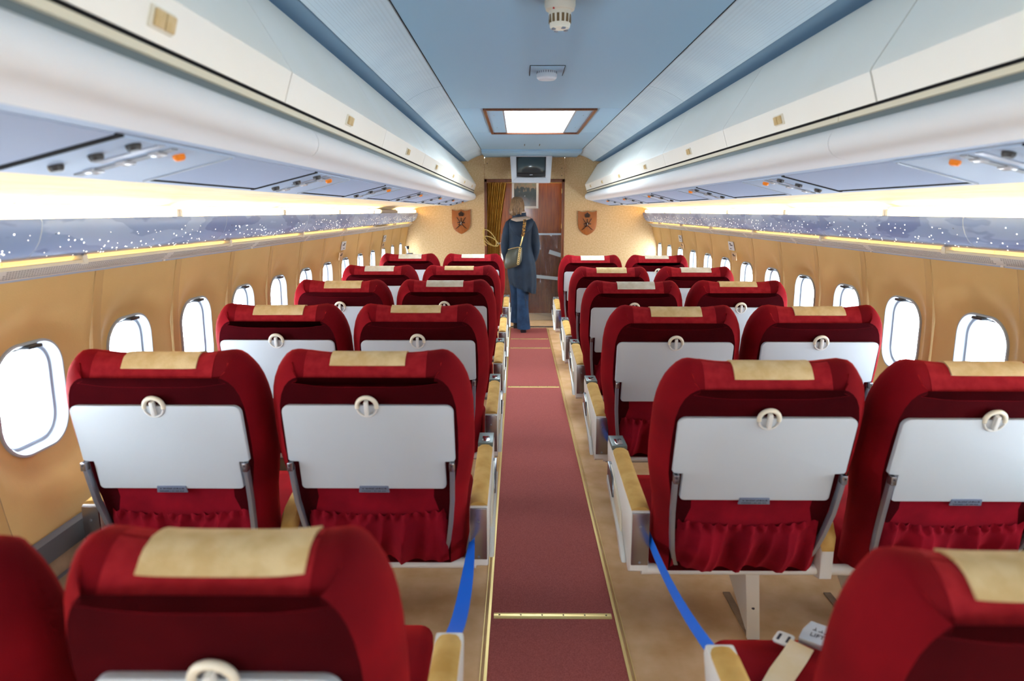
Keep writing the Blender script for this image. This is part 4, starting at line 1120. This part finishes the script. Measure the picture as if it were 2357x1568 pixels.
# casing: border frame made of four bars + box behind
for q in ([(-0.258, 2.162), (0.258, 2.162), (0.182, 2.150), (-0.182, 2.150)], [(0.258, 2.162), (0.236, 1.843), (0.176, 1.905), (0.182, 2.150)],
          [(-0.258, 2.162), (-0.182, 2.150), (-0.176, 1.905), (-0.236, 1.843)], [(-0.236, 1.843), (-0.176, 1.905), (0.176, 1.905), (0.236, 1.843)]):
    MB().prism(q, 0.0, 0.03).build('casing_front', TVCASE, tv, bevel=0.003)
MB().prism([(-0.256, 2.16), (0.256, 2.16), (0.234, 1.846), (-0.234, 1.846)], 0.025, 0.25).build('casing_body', TVCASE, tv, bevel=0.004)
MB().prism(inner, -0.004, 0.026).build('bezel', TVBLACK, tv, bevel=0.003)
scr = MB(); vs = []
for i in range(11):
    for j in range(9):
        u = i / 10 - 0.5; v = j / 8 - 0.5
        vs.append(Vector((u * 0.325, -0.004 - 0.012 * (1 - 4 * u * u) * (1 - 4 * v * v), 2.055 + v * 0.178)))
scr.add(vs, [(i * 9 + j, (i + 1) * 9 + j, (i + 1) * 9 + j + 1, i * 9 + j + 1) for i in range(10) for j in range(8)])
scr.build('screen', TVGLASS, tv, smooth=60, recalc=False)
MB().box(-0.165, 0.165, -0.007, -0.003, 1.952, 1.958).build('chin_groove', RUBBER, tv)
MB().box(-0.020, 0.020, -0.0055, -0.003, 1.932, 1.939).build('badge', STEEL, tv)

# ------------------------------------------------------------------ framed picture on the partition
pic = thing('framed_picture', 'framed dusky landscape picture on the wooden partition behind the person', 'picture', (-0.06, YP, 0))
MB().box(-0.150, 0.150, -0.022, -0.018, 1.560, 1.93).build('print', PAINT, pic)
for a in ((-0.180, -0.150, 1.535, 1.955), (0.150, 0.180, 1.535, 1.955), (-0.150, 0.150, 1.535, 1.565), (-0.150, 0.150, 1.925, 1.955)):
    MB().box(a[0], a[1], -0.030, 0.0, a[2], a[3]).build('frame_side', PICFRAME, pic, bevel=0.004)
MB().lathe([(0.007, 0), (0.004, 0.001)], 12, Matrix.Translation((-0.005, -0.0221, 1.70)) @ Matrix.Rotation(R(90), 4, 'X')).build('moon_spot', FRAME, pic)

# ------------------------------------------------------------------ shield plaques
def shield(cx, zc, label):
    t = thing('shield_plaque', label, 'plaque', (cx, YB, zc), 0, 'wooden shield plaques')
    W2, T, B = 0.119, 0.155, -0.155
    poly = [(-W2, T)] 
    for k in range(1, 8): 
        u = k / 8; poly.append((-W2 + W2 * u, T - 0.016 * math.sin(math.pi * min(1, u * 1.0)) - 0.003 * u))
    poly.append((0, T - 0.003))
    for k in range(1, 8):
        u = k / 8; poly.append((W2 * u, T - 0.016 * math.sin(math.pi * u) - 0.003 * (1 - u)))
    poly.append((W2, T))
    rightc = [(W2, 0.02), (W2 * 0.985, -0.02), (W2 * 0.92, -0.058), (W2 * 0.78, -0.092), (W2 * 0.55, -0.120), (W2 * 0.28, -0.141), (0, B)]
    poly += rightc + [(-x, z) for x, z in rightc[::-1][1:]]
    MB().prism(poly, -0.022, -0.002).build('board', SHIELD, t, bevel=0.003)
    # crown
    cr = [(-0.026, 0.070), (0.026, 0.070), (0.030, 0.080), (0.036, 0.098), (0.030, 0.110), (0.016, 0.118), (0.006, 0.122), (0.006, 0.134), (-0.006, 0.134), (-0.006, 0.122), (-0.016, 0.118), (-0.030, 0.110), (-0.036, 0.098), (-0.030, 0.080)]
    c = MB().prism(cr, -0.034, -0.021).build('crown', BRONZE, t, bevel=0.003)
    MB().prism([(-0.024, 0.072), (0.024, 0.072), (0.026, 0.082), (-0.026, 0.082)], -0.038, -0.033).build('crown_band', BRONZE, c, bevel=0.001)
    for x in (-0.016, 0.0, 0.016): MB().tube([(x, -0.036, 0.084), (x * 1.2, -0.037, 0.100), (x * 0.5, -0.036, 0.116)], 0.0028, 6).build('crown_arch', BRONZE, c)
    for sg in (-1, 1):   # crossed curved swords
        pts = [(sg * -0.055, -0.028, 0.056), (sg * -0.034, -0.029, 0.022), (sg * -0.012, -0.030, -0.012), (sg * 0.020, -0.030, -0.046), (sg * 0.050, -0.029, -0.074), (sg * 0.074, -0.027, -0.088)]
        MB().tube(pts, [0.0055, 0.0045, 0.0055, 0.006, 0.0055, 0.003], 8, flat=0.8).build('sword', BRONZE, t)
        MB().box(min(sg * 0.012, sg * 0.048), max(sg * 0.012, sg * 0.048), -0.033, -0.022, -0.018, -0.006).build('belt_bar', BRONZE, t, bevel=0.002)
    MB().tube([(0.0, -0.032, 0.050), (0.0, -0.033, 0.020), (0.0, -0.034, -0.010), (-0.004, -0.034, -0.034), (-0.022, -0.032, -0.040), (-0.038, -0.030, -0.033)], [0.006, 0.005, 0.011, 0.012, 0.008, 0.005], 8).build('curved_dagger', BRONZE, t)
    MB().box(-0.003, 0.002, -0.047, -0.043, -0.030, 0.0).build('dagger_highlight', CHROME, t, bevel=0.001)
    return t
shield(-0.880, 1.366, 'wooden shield plaque with dark crown and swords, left of the doorway')
shield(0.727, 1.350, 'wooden shield plaque with dark crown and swords, right of the doorway')

# ------------------------------------------------------------------ curtain and tie rope in the doorway
cur = thing('door_curtain', 'gold brown pleated curtain drawn to the left of the doorway', 'curtain', (0, 0, 0))
cv = []; NX, NZ = 96, 26
for i in range(NX + 1):
    for j in range(NZ + 1):
        u = i / NX; t = j / NZ; z = 1.852 - 1.55 * t
        x0 = -0.548 - 0.030 * min(1, t * 1.6); x1 = -0.300 - 0.095 * math.sin(min(1, t * 1.7) * math.pi / 2)
        x = x0 + (x1 - x0) * u; 
        y = YB + 0.062 + 0.026 * math.sin(u * 2 * math.pi * 9.5 + 0.6 * math.sin(3 * t)) + 0.008 * math.sin(u * 40 + 3 * t)
        cv.append(Vector((x, y, z)))
MB().add(cv, [(i * (NZ + 1) + j, (i + 1) * (NZ + 1) + j, (i + 1) * (NZ + 1) + j + 1, i * (NZ + 1) + j + 1) for i in range(NX) for j in range(NZ)]).build('pleated_cloth', CURT, cur, smooth=80, recalc=False)
MB().tube([(-0.555, YB + 0.062, 1.855), (0.40, YB + 0.062, 1.855)], 0.006, 8).build('curtain_rod', BRASS, cur)
rope = thing('tieback_rope', 'looped gold rope tieback hooked beside the curtain', 'rope', (0, 0, 0))
def loop(cx, cz, rx, rz, tilt, y):
    return [(cx + rx * math.cos(a) * math.cos(tilt) - rz * math.sin(a) * math.sin(tilt), y + 0.01 * math.sin(2 * a), cz + rx * math.cos(a) * math.sin(tilt) + rz * math.sin(a) * math.cos(tilt)) for a in [2 * math.pi * k / 28 for k in range(29)]]
MB().tube(loop(-0.515, 1.165, 0.052, 0.125, R(38), YB - 0.03), 0.0065, 8).build('rope_loop', ROPE, rope)
MB().tube(loop(-0.500, 1.120, 0.045, 0.105, R(62), YB - 0.045), 0.0065, 8).build('rope_loop', ROPE, rope)
MB().tube([(-0.585, YB - 0.035, 1.275), (-0.590, YB - 0.04, 1.20), (-0.585, YB - 0.04, 1.10), (-0.560, YB - 0.04, 1.06)], 0.0065, 8).build('rope_tail', ROPE, rope)
MB().tube([(-0.425, YB - 0.04, 1.105), (-0.385, YB - 0.03, 1.085)], [0.010, 0.015], 8).build('rope_knot', mat('tassel_grey', (0.4, 0.38, 0.36), 0.7), rope)
MB().tube([(-0.590, YB, 1.278), (-0.590, YB - 0.05, 1.278), (-0.590, YB - 0.055, 1.295)], 0.006, 8).build('hook', BRASS, rope)

# ------------------------------------------------------------------ small wall fittings
tor = thing('wall_torch', 'black and chrome torch clipped to the left wall at the bulkhead', 'torch', (-1.545, 8.68, 0.98))
MB().tube([(0.02, 0, -0.10), (-0.005, 0, 0.045)], 0.016, 14).build('barrel', CHROME, tor)
MB().tube([(-0.005, 0, 0.045), (-0.012, 0, 0.085)], [0.018, 0.027], 14).build('head', BLACK, tor)
MB().box(-0.02, 0.06, -0.03, 0.03, -0.03, 0.0).build('clip', DARKSTEEL, tor, bevel=0.003)
def notice(s, y, zc, w, h, m_, label, nm, lines):
    x = xw(zc); t = thing(nm, label, 'notice', (s * x, y, zc), 0, 'exit window notices')
    tilt = math.asin((zc - ZC) / RC)
    Mx = Matrix.Rotation(s * tilt * -1.0, 4, 'Y')
    MB().box(min(-s * 0.010, -s * 0.004), max(-s * 0.010, -s * 0.004), -w / 2, w / 2, -h / 2, h / 2, Mx).build('plate', m_, t, bevel=0.001)
    mb = MB()
    for (yy, zz, ww) in lines: mb.box(min(-s * 0.011, -s * 0.0098), max(-s * 0.011, -s * 0.0098), yy * w - ww * w / 2, yy * w + ww * w / 2, zz * h - 0.004, zz * h + 0.004, Mx)
    mb.build('print_marks', INK, t, smooth=0)
for s, ya, yb in ((-1, 5.57, 7.30), (1, 5.56, 7.33)):
    sw = side_word(s)
    LN = [(-0.1, 0.1, 0.5), (0.1, 0.25, 0.3), (0.05, -0.3, 0.2)]
    notice(s, ya, 1.225, 0.13, 0.070, SIGN, 'pale grey notice above a middle window on the %s wall' % sw, 'exit_notice', LN)
    notice(s, ya - 0.05, 1.145, 0.11, 0.062, SIGN2, 'cream card below the grey notice at a middle %s window' % sw, 'instruction_card', LN[:2])
    notice(s, yb, 1.215, 0.13, 0.070, SIGN, 'pale grey notice above a far window on the %s wall' % sw, 'exit_notice', LN)
    notice(s, yb - 0.05, 1.140, 0.11, 0.062, SIGN2, 'cream card below the grey notice at a far %s window' % sw, 'instruction_card', LN[:2])

# ------------------------------------------------------------------ person walking away up the aisle
PX, PY = -0.125, 8.46
per = thing('person', 'person in a long navy coat and jeans walking away up the aisle', 'person', (PX, PY, 0))
# body: one continuous skinned figure inside the clothes
J = [('pelvis', (0, 0, 0.88), 0.115), ('waist', (0, 0.01, 1.03), 0.105), ('chest', (0, 0.015, 1.23), 0.125), ('neckb', (-0.01, 0.02, 1.39), 0.058), ('neck', (-0.02, 0.04, 1.455), 0.050), ('skull', (-0.035, 0.055, 1.545), 0.080), ('crown', (-0.04, 0.055, 1.610), 0.062),
     ('shL', (-0.155, 0.015, 1.345), 0.060), ('elL', (-0.215, 0.00, 1.10), 0.045), ('wrL', (-0.185, 0.10, 0.93), 0.032), ('haL', (-0.165, 0.14, 0.88), 0.034),
     ('shR', (0.155, 0.015, 1.345), 0.060), ('elR', (0.215, 0.00, 1.10), 0.045), ('wrR', (0.185, 0.10, 0.93), 0.032), ('haR', (0.165, 0.14, 0.88), 0.034),
     ('hipR', (0.075, 0.0, 0.82), 0.090), ('knR', (0.055, 0.02, 0.47), 0.058), ('anR', (0.040, 0.0, 0.09), 0.038), ('toR', (0.035, 0.13, 0.035), 0.032),
     ('hipL', (-0.075, 0.0, 0.82), 0.090), ('knL', (-0.055, 0.13, 0.48), 0.058), ('anL', (-0.050, 0.28, 0.13), 0.038), ('toL', (-0.055, 0.40, 0.045), 0.032)]
ID = {n: i for i, (n, p, r_) in enumerate(J)}
E_ = [('pelvis', 'waist'), ('waist', 'chest'), ('chest', 'neckb'), ('neckb', 'neck'), ('neck', 'skull'), ('skull', 'crown'), ('chest', 'shL'), ('shL', 'elL'), ('elL', 'wrL'), ('wrL', 'haL'), ('chest', 'shR'), ('shR', 'elR'), ('elR', 'wrR'), ('wrR', 'haR'), ('pelvis', 'hipR'), ('hipR', 'knR'), ('knR', 'anR'), ('anR', 'toR'), ('pelvis', 'hipL'), ('hipL', 'knL'), ('knL', 'anL'), ('anL', 'toL')]
me = bpy.data.meshes.new('body'); me.from_pydata([p for n, p, r_ in J], [(ID[a], ID[b]) for a, b in E_], []); me.materials.append(SKIN)
body = link('body', me, per)
sk = body.modifiers.new('skin', 'SKIN'); sk.use_smooth_shade = True
for i, (n, p, r_) in enumerate(J):
    me.skin_vertices[0].data[i].radius = (r_ * 0.9, r_ * 0.9)
me.skin_vertices[0].data[0].use_root = True
ss = body.modifiers.new('sub', 'SUBSURF'); ss.levels = 1; ss.render_levels = 1
per.scale = (0.88, 1, 1)
# face features (turned away)
MB().lathe([(0.012, 0.0), (0.009, 0.016), (0.003, 0.026)], 10, Matrix.Translation((-0.035, 0.128, 1.535)) @ Matrix.Rotation(R(-80), 4, 'X')).build('nose', SKIN, per)
for sg in (-1, 1):
    MB().lathe([(0.006, 0), (0.011, 0.006), (0.011, 0.014), (0.005, 0.020)], 10, Matrix.Translation((-0.035 + sg * 0.072, 0.05, 1.535)) @ Matrix.Rotation(R(90) * sg, 4, 'Y')).build('ear', SKIN, per)
    MB().lathe([(0.002, -0.008), (0.008, -0.004), (0.009, 0.0), (0.008, 0.004), (0.002, 0.008)], 10, Matrix.Translation((-0.035 + sg * 0.028, 0.120, 1.555))).build('eye', WHITE, per)
MB().box(-0.058, -0.012, 0.118, 0.128, 1.498, 1.505).build('mouth', mat('lips', (0.4, 0.12, 0.1), 0.5), per, bevel=0.002)
def ell_ring(cx, cy, z, rx, ry, n=40, wob=0.0, ph=0.0, tilt=0.0):
    return [Vector((cx + rx * math.cos(2 * math.pi * k / n) * (1 + wob * math.sin(7 * 2 * math.pi * k / n + ph)), cy + ry * math.sin(2 * math.pi * k / n) * (1 + wob * math.sin(9 * 2 * math.pi * k / n + ph)), z + tilt * math.cos(2 * math.pi * k / n))) for k in range(n)]
hr = []
for (cx, cy, z, rx, ry, wb_) in ((-0.045, 0.035, 1.672, 0.030, 0.035, 0), (-0.045, 0.035, 1.662, 0.060, 0.068, 0.01), (-0.045, 0.035, 1.635, 0.084, 0.094, 0.015), (-0.045, 0.030, 1.59, 0.097, 0.105, 0.02), (-0.048, 0.026, 1.54, 0.101, 0.104, 0.03), (-0.052, 0.022, 1.49, 0.104, 0.098, 0.04), (-0.056, 0.020, 1.465, 0.096, 0.082, 0.05), (-0.060, 0.020, 1.445, 0.070, 0.060, 0.07)):
    hr.append(ell_ring(cx, cy, z, rx, ry, 40, wb_, z * 30))
hair = MB().loft(hr).build('hair', HAIR, per, smooth=80)
for k in range(5):
    a = R(200 + 34 * k); c0 = Vector((-0.05 + 0.085 * math.cos(a), 0.02 + 0.085 * math.sin(a), 1.53))
    MB().tube([c0, c0 + Vector((0.014 * math.cos(a), 0.014 * math.sin(a), -0.03)), c0 + Vector((0.012 * math.cos(a), 0.012 * math.sin(a), -0.055)), c0 + Vector((0.022 * math.cos(a), 0.018 * math.sin(a), -0.075))], [0.020, 0.019, 0.014, 0.005], 8).build('hair_lock', HAIR, hair)
# coat
cr = []
for (z, cx, cy, rx, ry, wb_, tl) in ((1.435, -0.012, 0.02, 0.075, 0.070, 0, 0), (1.420, -0.008, 0.018, 0.105, 0.080, 0, 0), (1.400, -0.004, 0.015, 0.145, 0.090, 0, 0), (1.368, 0, 0.012, 0.176, 0.106, 0, 0), (1.30, 0, 0.01, 0.188, 0.120, 0.006, 0), (1.18, 0, 0.01, 0.180, 0.126, 0.014, 0), (1.06, 0, 0.01, 0.172, 0.128, 0.022, 0), (0.98, 0.0, 0.01, 0.178, 0.132, 0.028, 0),
                                (0.85, 0.012, 0.015, 0.196, 0.142, 0.03, -0.005), (0.72, 0.022, 0.02, 0.200, 0.150, 0.04, -0.02), (0.62, 0.028, 0.025, 0.192, 0.155, 0.05, -0.04), (0.545, 0.032, 0.03, 0.178, 0.155, 0.06, -0.06), (0.545, 0.032, 0.03, 0.166, 0.145, 0.06, -0.06)):
    cr.append(ell_ring(cx, cy, z, rx, ry, 56, wb_, 2.0 + 0.6 * z, tl))
coat = MB().loft(cr, cap=False).build('coat', COAT, per, smooth=80)
for sg in (-1, 1):
    pts = [(sg * 0.118, 0.012, 1.385), (sg * 0.155, 0.010, 1.345), (sg * 0.182, 0.004, 1.27), (sg * 0.200, -0.004, 1.18), (sg * 0.212, -0.002, 1.09), (sg * 0.208, 0.03, 1.01), (sg * 0.190, 0.075, 0.94), (sg * 0.172, 0.10, 0.90)]
    MB().tube(pts, [0.038, 0.055, 0.062, 0.060, 0.061, 0.060, 0.056, 0.050], 20).build('sleeve', COAT, coat, smooth=80)
hd = []
for (z, w_, d_, yo) in ((1.412, 0.10, 0.035, -0.055), (1.395, 0.158, 0.046, -0.072), (1.355, 0.170, 0.058, -0.092), (1.31, 0.150, 0.055, -0.108), (1.26, 0.110, 0.045, -0.112), (1.215, 0.060, 0.028, -0.108), (1.195, 0.02, 0.012, -0.105)):
    hd.append(ell_ring(0.01, yo, z, w_, d_, 36, 0.03, z * 11, 0.012))
MB().loft(hd).build('hood', COAT, coat, smooth=80)
MB().loft([ell_ring(-0.015, 0.025, 1.415, 0.098, 0.085, 36, 0, 0, 0.0), ell_ring(-0.018, 0.028, 1.475, 0.094, 0.086, 36, 0, 0, 0.006), ell_ring(-0.018, 0.028, 1.485, 0.088, 0.080, 36, 0, 0, 0.006), ell_ring(-0.018, 0.028, 1.43, 0.078, 0.070, 36)], cap=False).build('collar', COAT, coat, smooth=60)
MB().loft([ell_ring(-0.018, 0.026, 1.476, 0.096, 0.088, 36, 0, 0, 0.006), ell_ring(-0.018, 0.027, 1.485, 0.095, 0.087, 36, 0, 0, 0.006), ell_ring(-0.018, 0.028, 1.491, 0.088, 0.080, 36, 0, 0, 0.006), ell_ring(-0.018, 0.028, 1.483, 0.083, 0.075, 36, 0, 0, 0.006)], cap=False).build('collar_edge', LINING, coat, smooth=60)
hl = []
for (z, w_, d_, yo) in ((1.432, 0.075, 0.022, -0.062), (1.420, 0.118, 0.032, -0.076), (1.402, 0.138, 0.040, -0.096), (1.380, 0.06, 0.03, -0.118)):
    hl.append(ell_ring(0.0, yo, z, w_, d_, 30, 0.02, 1.0, 0.006))
MB().loft(hl).build('hood_lining', LINING, coat, smooth=70)
MB().tube([(0.062, -0.125, 0.50), (0.066, -0.130, 0.44), (0.074, -0.128, 0.38), (0.078, -0.126, 0.33)], 0.004, 6).build('drawcord', BOOT, coat)
MB().tube([(0.066, -0.130, 0.445), (0.085, -0.132, 0.42), (0.100, -0.128, 0.415)], 0.0035, 6).build('drawcord_end', BOOT, coat)
# jeans
jr = [ell_ring(0.042, 0.0, 0.80, 0.110, 0.11, 28), ell_ring(0.040, 0.01, 0.62, 0.098, 0.10, 28, 0.01), ell_ring(0.034, 0.02, 0.48, 0.084, 0.088, 28, 0.02, 1), ell_ring(0.034, 0.012, 0.34, 0.079, 0.082, 28, 0.025, 2), ell_ring(0.040, 0.0, 0.20, 0.086, 0.088, 28, 0.03, 3), ell_ring(0.048, -0.008, 0.10, 0.092, 0.096, 28, 0.03, 3.5), ell_ring(0.050, -0.010, 0.050, 0.094, 0.100, 28, 0.03, 3.6), ell_ring(0.050, -0.010, 0.052, 0.082, 0.088, 28, 0.03, 3.6)]
jn = MB().loft(jr, cap=False).build('jeans', JEANS, per, smooth=80)
jl = [ell_ring(-0.072, 0.0, 0.80, 0.090, 0.10, 28), ell_ring(-0.070, 0.06, 0.62, 0.088, 0.10, 28, 0.01), ell_ring(-0.064, 0.13, 0.48, 0.076, 0.085, 28, 0.02, 1), ell_ring(-0.062, 0.20, 0.32, 0.074, 0.080, 28, 0.025, 2), ell_ring(-0.060, 0.27, 0.18, 0.084, 0.086, 28, 0.03, 3), ell_ring(-0.060, 0.30, 0.085, 0.090, 0.094, 28, 0.03, 3.5), ell_ring(-0.060, 0.30, 0.088, 0.078, 0.084, 28, 0.03, 3.5)]
MB().loft(jl, cap=False).build('far_trouser_leg', JEANS, jn, smooth=80)
def boot(ox, oy, oz, name):
    prof = []
    for (y, w_, z0, z1) in ((-0.085, 0.020, 0.045, 0.085), (-0.075, 0.036, 0.040, 0.105), (-0.04, 0.042, 0.040, 0.115), (0.02, 0.044, 0.030, 0.110), (0.08, 0.046, 0.012, 0.085), (0.14, 0.044, 0.008, 0.066), (0.18, 0.030, 0.010, 0.048), (0.192, 0.012, 0.014, 0.036)):
        prof.append([Vector((ox + a, oy + y, oz + b)) for a, b in rrect(2 * w_, z1 - z0, min(w_, (z1 - z0) / 2) * 0.8, 4, 0, (z0 + z1) / 2)])
    b = MB().loft(prof).build(name, BOOT, per, smooth=60)
    MB().prism([(ox - 0.036, oy - 0.082), (ox + 0.036, oy - 0.082), (ox + 0.036, oy - 0.025), (ox - 0.036, oy - 0.025)], oz, oz + 0.045, 'z').build('heel', BOOT, b, bevel=0.004)
    MB().prism([(ox - 0.040, oy - 0.03), (ox + 0.040, oy - 0.03), (ox + 0.046, oy + 0.09), (ox + 0.038, oy + 0.17), (ox + 0.0, oy + 0.19), (ox - 0.038, oy + 0.17), (ox - 0.046, oy + 0.09)], oz + 0.004, oz + 0.016, 'z').build('sole', BOOT, b, bevel=0.002)
boot(0.045, 0.0, 0.008, 'boot'); boot(-0.060, 0.32, 0.008, 'boot')
# shoulder bag
bag = thing('shoulder_bag', 'olive leather shoulder bag on a leopard print strap at the left hip', 'bag', (PX, PY, 0))
bo = []
for (z, cx, rx, ry) in ((1.062, -0.060, 0.055, 0.020), (1.050, -0.066, 0.085, 0.030), (1.00, -0.078, 0.098, 0.048), (0.94, -0.085, 0.105, 0.058), (0.885, -0.090, 0.104, 0.060), (0.845, -0.094, 0.088, 0.050), (0.828, -0.096, 0.060, 0.030)):
    bo.append(ell_ring(cx, -0.20, z, rx, ry, 32, 0.03, z * 20, 0.020))
MB().loft(bo).build('bag_body', BAG, bag, smooth=80)
MB().tube([(-0.150, -0.215, 1.045), (-0.10, -0.232, 1.062), (-0.03, -0.228, 1.075), (0.0, -0.21, 1.07)], 0.004, 6).build('zip', BRASS, bag)
def strap(pts, w, m_, name):
    vs = []
    for i, p in enumerate(pts):
        a = Vector(pts[max(0, i - 1)]); b = Vector(pts[min(len(pts) - 1, i + 1)]); d = (b - a).normalized(); q = d.cross(Vector((0, -1, 0))).normalized() * w / 2
        p = Vector(p); vs += [p - q, p + q, p + q + Vector((0, -0.004, 0)), p - q + Vector((0, -0.004, 0))]
    fs = [(o + a, o + b, o + 4 + b, o + 4 + a) for o in range(0, 4 * (len(pts) - 1), 4) for a, b in ((0, 1), (1, 2), (2, 3), (3, 0))]
    return MB().add(vs, fs).build(name, m_, bag, smooth=30)
strap([(0.055, 0.02, 1.440), (0.052, -0.09, 1.425), (0.050, -0.150, 1.39), (0.046, -0.166, 1.33), (0.038, -0.160, 1.27), (0.028, -0.140, 1.20)], 0.036, LEOPARD, 'shoulder_strap')
strap([(0.028, -0.141, 1.20), (0.014, -0.150, 1.14), (-0.002, -0.180, 1.085)], 0.014, BRASS, 'strap_end')
for k in range(9):
    z = 1.06 - 0.022 * k; xk = -0.004 - 0.003 * k
    MB().tube([(xk + 0.011 * math.cos(2 * math.pi * q / 10), -0.262 + (0.004 if k % 2 else -0.002), z + 0.015 * math.sin(2 * math.pi * q / 10)) for q in range(11)], 0.003, 6).build('chain_link', BRASS, bag)
